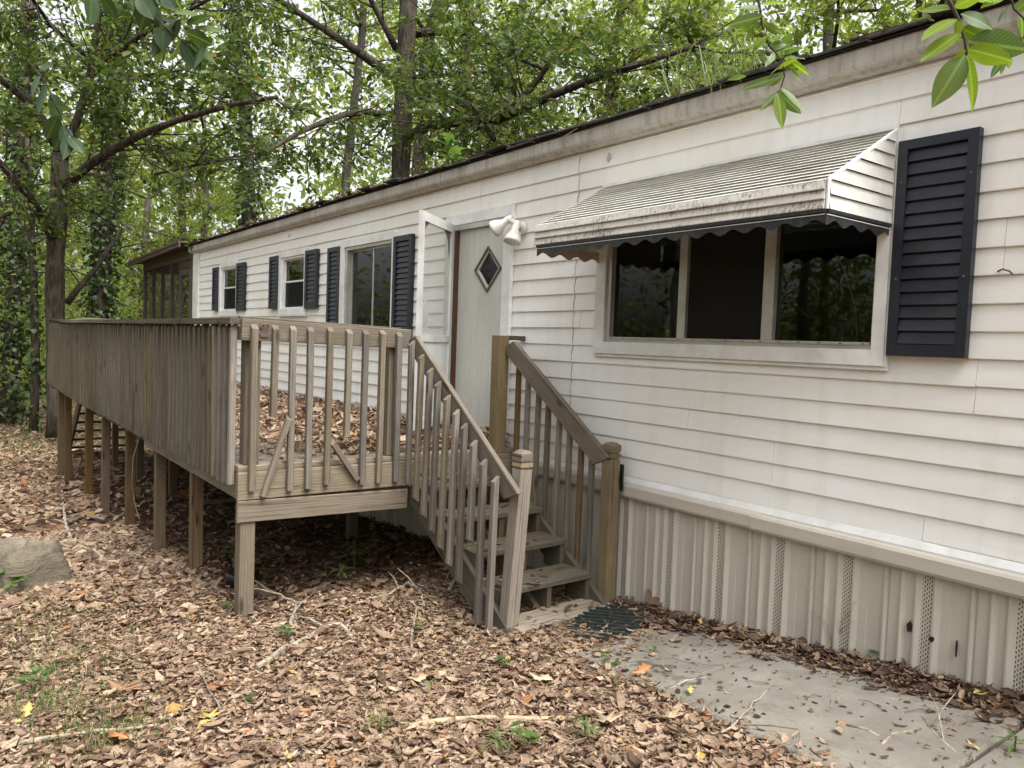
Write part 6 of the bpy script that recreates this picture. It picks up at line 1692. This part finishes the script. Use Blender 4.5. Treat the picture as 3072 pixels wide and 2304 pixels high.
for i, (x, y, z, s, kd) in enumerate(LEAVES_BIG):
    col = kd.split()[0]
    ring = star_ring() if 'star' in kd else oak_ring()
    r = random.Random(i)
    m = MB()
    bend = lambda a, b: 0.35 * (a - 0.5) ** 2 + 0.5 * b * b + 0.06 * math.sin(9 * a + i)
    n = len(ring)
    vs = [(a, b, bend(a, b)) for a, b in ring] + [(0.5, 0, bend(0.5, 0))] 
    vs += [(a, b, c + 0.012) for a, b, c in vs]
    fs = [(k, (k + 1) % n, n) for k in range(n)][::-1]
    fs = [(n, (k + 1) % n, k) for k in range(n)] + [(n + 1 + n, n + 1 + k, n + 1 + (k + 1) % n) for k in range(n)] + [(k, (k + 1) % n, n + 1 + (k + 1) % n, n + 1 + k) for k in range(n)]
    me = m.add(vs, fs).mesh('fallen_leaf', 'fallen_' + col, True)
    Mx = Matrix.Translation((x, y, z + 0.045)) @ Matrix.Rotation(r.uniform(0, 6.28), 4, 'Z') @ Matrix.Rotation(r.uniform(-.35, .35), 4, 'X') @ Matrix.Rotation(r.uniform(-.3, .3), 4, 'Y') @ Matrix.Scale(s, 4)
    tag(link('fallen_leaf', me, None, Mx), fl_labels[i], 'leaf', 'large fallen leaves')

# ================================================================== STICKS, WEEDS, ROCK, MAT
for i, ((pts, r0, r1), lab) in enumerate(STICKS):
    r = random.Random(100 + i)
    q = resample(pts, 14)
    q = [p + Vector((r.uniform(-.008, .008), r.uniform(-.008, .008), r.uniform(-.004, .008))) for p in q]
    for k in range(len(q)):
        q[k].z = max(q[k].z, float(ground_z(q[k].x, q[k].y)) + 0.022)
    n = len(q)
    mat = 'stick_pale' if i in (0, 15) else 'stick_bark'
    root = MB().tube(q, [(r0 + (r1 - r0) * j / (n - 1)) * r.uniform(.88, 1.12) for j in range(n)], 8).build('stick', mat, None, True)
    tag(root, lab, 'stick', 'fallen sticks')
    for f in range(2 if i in (2, 3, 5, 8, 9, 19) else 0):
        b = q[int(n * (0.35 + 0.3 * f))]
        d = Vector((r.gauss(0, 1), r.gauss(0, 1), r.uniform(.1, .6))).normalized() * r.uniform(.12, .3)
        MB().tube([b, b + d * .5 + Vector((0, 0, .02)), b + d], [r1 * .8, r1 * .6, r1 * .3], 6).build('side_twig', mat, root, True)

def blade(m, b, tip, w, mid_up):
    b, tip = Vector(b), Vector(tip)
    d = tip - b
    s = d.cross(Vector((0, 0, 1)))
    s = (s.normalized() if s.length > 1e-4 else Vector((1, 0, 0))) * w / 2
    c = b.lerp(tip, .45) + Vector((0, 0, mid_up))
    c2 = b.lerp(tip, .75) + Vector((0, 0, mid_up * .8))
    m.add([b - s * .3, b + s * .3, c + s, c - s, c2 + s * .8, c2 - s * .8, tip, c + Vector((0, 0, -w * .12)), c2 + Vector((0, 0, -w * .1))],
          [(0, 1, 7), (1, 2, 7), (3, 0, 7), (7, 2, 4, 8), (3, 7, 8, 5), (8, 4, 6), (5, 8, 6)])
wl = {'strap': 'strap leaved green weed', 'broad': 'small green broad leaved weed', 'grass': 'thin pale grass tuft', 'wire': 'dry wiry grass stalks'}
wplace = ['in the shade under the front of the deck', 'nearest the stairs under the deck edge', 'tiny in the litter below the strap weed', 'right of the front deck post', 'left of the front deck post', 'by the lichen branch in front of the deck post',
          'at the bottom centre right of the thick stick', 'at the very bottom left of the strap weed', 'at the bottom edge below the thick stick', 'in the middle of the litter before the stairs', 'at the foot of the stringer', 'left of centre in the litter',
          'at the far tip of the concrete path', 'by the front edge of the path', 'in the bottom right corner', 'against the torn skirting panel', 'left of the torn holes by the skirting', 'at the right end of the skirting', 'in the middle of the leaf strip by the skirting',
          'near the left edge among pale leaves', 'at the left below the boulder', 'in the lower left corner', 'left in front of the boulder', 'behind the front deck post', 'standing before the skirting left of the awning window', 'standing before the skirting under the window',
          'under the far part of the deck', 'on the path edge nearest the stairs', 'in the litter near the star leaf', 'left of the thick stick']
for i, (x, y, z, s, kd) in enumerate(WEEDS):
    r = random.Random(300 + i)
    s *= 0.72 if kd in ('strap', 'broad') and i > 1 else 1.0
    root = thing('weed', wl[kd] + ' ' + wplace[i], 'weed', (x, y, z), 'weeds')
    m = MB(); st = MB()
    z += 0.02
    if kd == 'strap':
        h = s * .5
        st.tube([(x, y, z - .02), (x + r.gauss(0, .01), y, z + h)], [.004, .003], 5)
        for k in range(10):
            a = k * 2.399; L = s * r.uniform(.45, .75)
            zb = z + h * r.uniform(.55, 1)
            blade(m, (x, y, zb), (x + math.cos(a) * L, y + math.sin(a) * L, zb + L * r.uniform(-.35, .25)), s * .075, s * .06)
    elif kd == 'broad':
        for k in range(5):
            a = k * 2.399 + r.uniform(-.4, .4); L = s * r.uniform(.3, .7)
            t = (x + math.cos(a) * L * .6, y + math.sin(a) * L * .6, z + s * r.uniform(.25, .8))
            st.tube([(x, y, z - .02), t], [.0025, .0015], 4)
            for q in range(3):
                a2 = a + (q - 1) * 1.0
                blade(m, t, (t[0] + math.cos(a2) * s * .35, t[1] + math.sin(a2) * s * .35, t[2] + s * r.uniform(-.1, .08)), s * .24, s * .02)
    elif kd == 'grass':
        for k in range(60):
            a = r.uniform(0, 6.28); d = r.uniform(0, s)
            bx, by = x + math.cos(a) * d, y + math.sin(a) * d
            blade(m, (bx, by, z - .01), (bx + r.gauss(0, .05), by + r.gauss(0, .05), z + r.uniform(.04, .10)), .003, .01)
    else:
        for k in range(6):
            a = r.uniform(0, 6.28); L = s * r.uniform(.5, 1.0)
            st.tube([(x, y, z - .02), (x + math.cos(a) * L * .2, y - abs(math.sin(a)) * L * .1, z + L * .6), (x + math.cos(a) * L * .5, y - abs(math.sin(a)) * L * .25, z + L * .85), (x + math.cos(a) * L * .75, y - abs(math.sin(a)) * L * .3, z + L * .75)], [.002, .0018, .0014, .001], 4)
    if st.v: st.build('stem', 'stick_bark' if kd == 'wire' else 'weed_leaf', root)
    if m.v: m.build('leaves', 'grass_blade' if kd == 'grass' else 'weed_leaf', root)

# plants rooted in the roof edge
def roof_grass():
    r = random.Random(9)
    root = thing('grass_clump', 'arching green grass clump growing in the gutter above the awning', 'grass', (-3.25, -0.02, 3.17))
    m = MB()
    for k in range(120):
        bx = -3.45 + r.random() * 0.75; by = -0.09 + r.random() * 0.1
        L = r.uniform(.18, .42); a = r.uniform(0, 6.28)
        tip = (bx + math.cos(a) * L * .7, by + math.sin(a) * L * .5 - .05, 3.17 + r.uniform(-.12, .30))
        b = Vector((bx, by, 3.165)); t = Vector(tip)
        c = b.lerp(t, .45) + Vector((0, 0, L * .45)); c2 = b.lerp(t, .8) + Vector((0, 0, L * .3))
        s = Vector((math.sin(a), -math.cos(a), 0)) * .0028
        m.add([b - s, b + s, c + s, c - s, c2 + s * .7, c2 - s * .7, t], [(0, 1, 2, 3), (3, 2, 4, 5), (5, 4, 6)])
    m.build('blades', 'grass_blade', root)
roof_grass()
def roof_weed(x, y, z, s, label, seed, n=9, wide=.30):
    r = random.Random(seed)
    root = thing('roof_weed', label, 'weed', (x, y, z))
    MB().tube([(x, y, z - .03), (x + .01, y - .01, z + s * .45), (x - .01, y - .03, z + s * .8)], [.006, .005, .003], 6).build('stem', 'weed_leaf', root)
    for k in range(n):
        a = k * 2.399 + r.uniform(-.3, .3); L = s * r.uniform(.35, .6)
        zb = z + s * (.15 + .6 * k / n)
        m = MB()
        blade(m, (x, y - .02, zb), (x + math.cos(a) * L, y - .02 + math.sin(a) * L * .7, zb + L * r.uniform(-.2, .7)), s * wide * .6, s * .06)
        m.build('leaf', 'weed_leaf', root)
roof_weed(-6.15, -0.02, 3.18, 0.42, 'tall broad leaved green weed growing from the roof edge above the door', 1, 11)
roof_weed(-5.9, -0.09, 3.14, 0.22, 'small round leaved weed hanging over the fascia above the door', 2, 7, .5)
roof_weed(-2.62, -0.03, 3.18, 0.20, 'bright lobed leaf weed on the roof edge left of the hanging twig', 3, 8, .5)
roof_weed(-7.6, -0.04, 3.18, 0.25, 'pale leafy weed on the roof edge above the sliding window', 4, 9)
roof_weed(-8.4, 0.0, 3.18, 0.20, 'low leafy weed on the roof edge above the tall shutters', 5, 9)
roof_weed(-14.75, -0.10, 3.02, 0.35, 'leafy sprig hanging at the far corner of the roof', 6, 12)
MB().tube([(-4.52, -0.06, 3.20), (-4.40, -0.10, 3.19), (-4.25, -0.125, 3.165), (-4.45, -0.15, 3.10)], [.006, .006, .005, .003], 6).build('roof_stick', 'stick_bark')
tag(bpy.data.objects['roof_stick'], 'grey twig lying over the roof edge above the lamp', 'stick')

# boulder
r = random.Random(13)
m = MB()
nu, nv = 26, 16
bx, by, bz = -6.62, -3.30, -0.33
vs = []
for j in range(nv + 1):
    ph = math.pi * j / nv
    for i in range(nu):
        th = 2 * math.pi * i / nu
        x, y, z = math.sin(ph) * math.cos(th), math.sin(ph) * math.sin(th), math.cos(ph)
        k = 1 + 0.10 * math.sin(3 * th + 1 + 2 * ph) + 0.06 * math.sin(5 * th - 3 * ph) + 0.03 * math.sin(11 * th + 7 * ph)
        zf = min(z * k, 0.80 + 0.08 * math.sin(2 * th) + 0.10 * x)
        sx = (abs(x) ** 0.8) * (1 if x > 0 else -1); sy = (abs(y) ** 0.8) * (1 if y > 0 else -1)
        vs.append((bx + 0.31 * sx * k, by + 0.26 * sy * k, bz + 0.0 + 0.40 * zf))
fs = [(j * nu + i, (j + 1) * nu + i, (j + 1) * nu + (i + 1) % nu, j * nu + (i + 1) % nu) for j in range(nv) for i in range(nu)]
tag(m.add(vs, fs).build('boulder', 'rock', None, True), 'brown grey boulder half sunk in the leaves at the left edge', 'boulder')

# rubber mat, woven of bars, half buried
mat_root = thing('door_mat', 'dark rubber mat half buried in leaves at the foot of the stairs', 'mat', (-3.38, -0.48, -0.14))
MX = Matrix.Translation((-3.38, -0.48, float(gz(-3.38)) + 0.020)) @ Matrix.Rotation(R(28), 4, 'Z') @ Matrix.Rotation(R(-5.5), 4, 'Y')
rim = MB()
ringm = [(0.22 * math.cos(t) * (1 if abs(math.cos(t)) > .01 else 1), 0.34 * math.sin(t)) for t in [2 * math.pi * i / 28 for i in range(28)]]
rim.prism([(a, b, 0.0) for a, b in ringm], [(a * .99, b * .99, 0.012) for a, b in ringm])
link('pad', rim.mesh('pad', 'rubber_mat'), mat_root, MX)
for i in range(11):
    yy = -0.30 + i * 0.06
    hwid = 0.21 * math.sqrt(max(0.02, 1 - (yy / 0.34) ** 2))
    link('rib', MB().box(-hwid, hwid, yy - .011, yy + .011, 0.0125, 0.022).mesh('rib', 'rubber_mat'), mat_root, MX)

# things lying under the deck
lp = thing('old_post', 'dark rotten post end leaning under the deck behind the front post', 'post', (-5.9, -2.0, -0.3))
board('stub', (-5.85, -1.98, -0.32), (-5.98, -1.86, 0.25), 0.11, 0.10, 'porch_wood', lp, (0, -1, 0))
MB().lathe([(0, .10), (.02, .115), (.10, .12), (.11, .10), (.105, .02)], (-5.72, -2.0, -0.29), (0.1, 0, 1), 14).build('plastic_pot', 'black_plastic', lp, True)
for i, (x, y, a, L, lab) in enumerate([(-9.3, -0.95, 0.4, 1.3, 'flat scrap board lying under the middle of the deck'), (-9.9, -1.2, 0.25, 1.1, 'second scrap board lying farther under the deck'), (-8.7, -1.05, 0.55, 0.9, 'short scrap board nearest the camera under the deck')]):
    z = float(gz(x)) + 0.04
    o = board('scrap_board', (x, y, z), (x + L * math.sin(a), y + L * math.cos(a), z + 0.03), 0.14, 0.03, 'weathered_wood', None)
    tag(o, lab, 'board', 'scrap boards under the deck')
tag(MB().box(-10.72, -10.58, -1.35, -1.10, -0.62, -0.52).build('clay_block', 'clay_block'), 'reddish clay block lying under the far part of the deck', 'block')
wr = MB().tube([(-7.9, -2.28, 0.60), (-8.1, -2.30, 0.35), (-8.35, -2.26, 0.05), (-8.45, -2.22, -0.15), (-8.3, -2.2, -0.3)], 0.006, 6).build('hanging_wire', 'stick_bark', None, True)
tag(wr, 'loose grey wire dangling from the deck rim', 'wire')
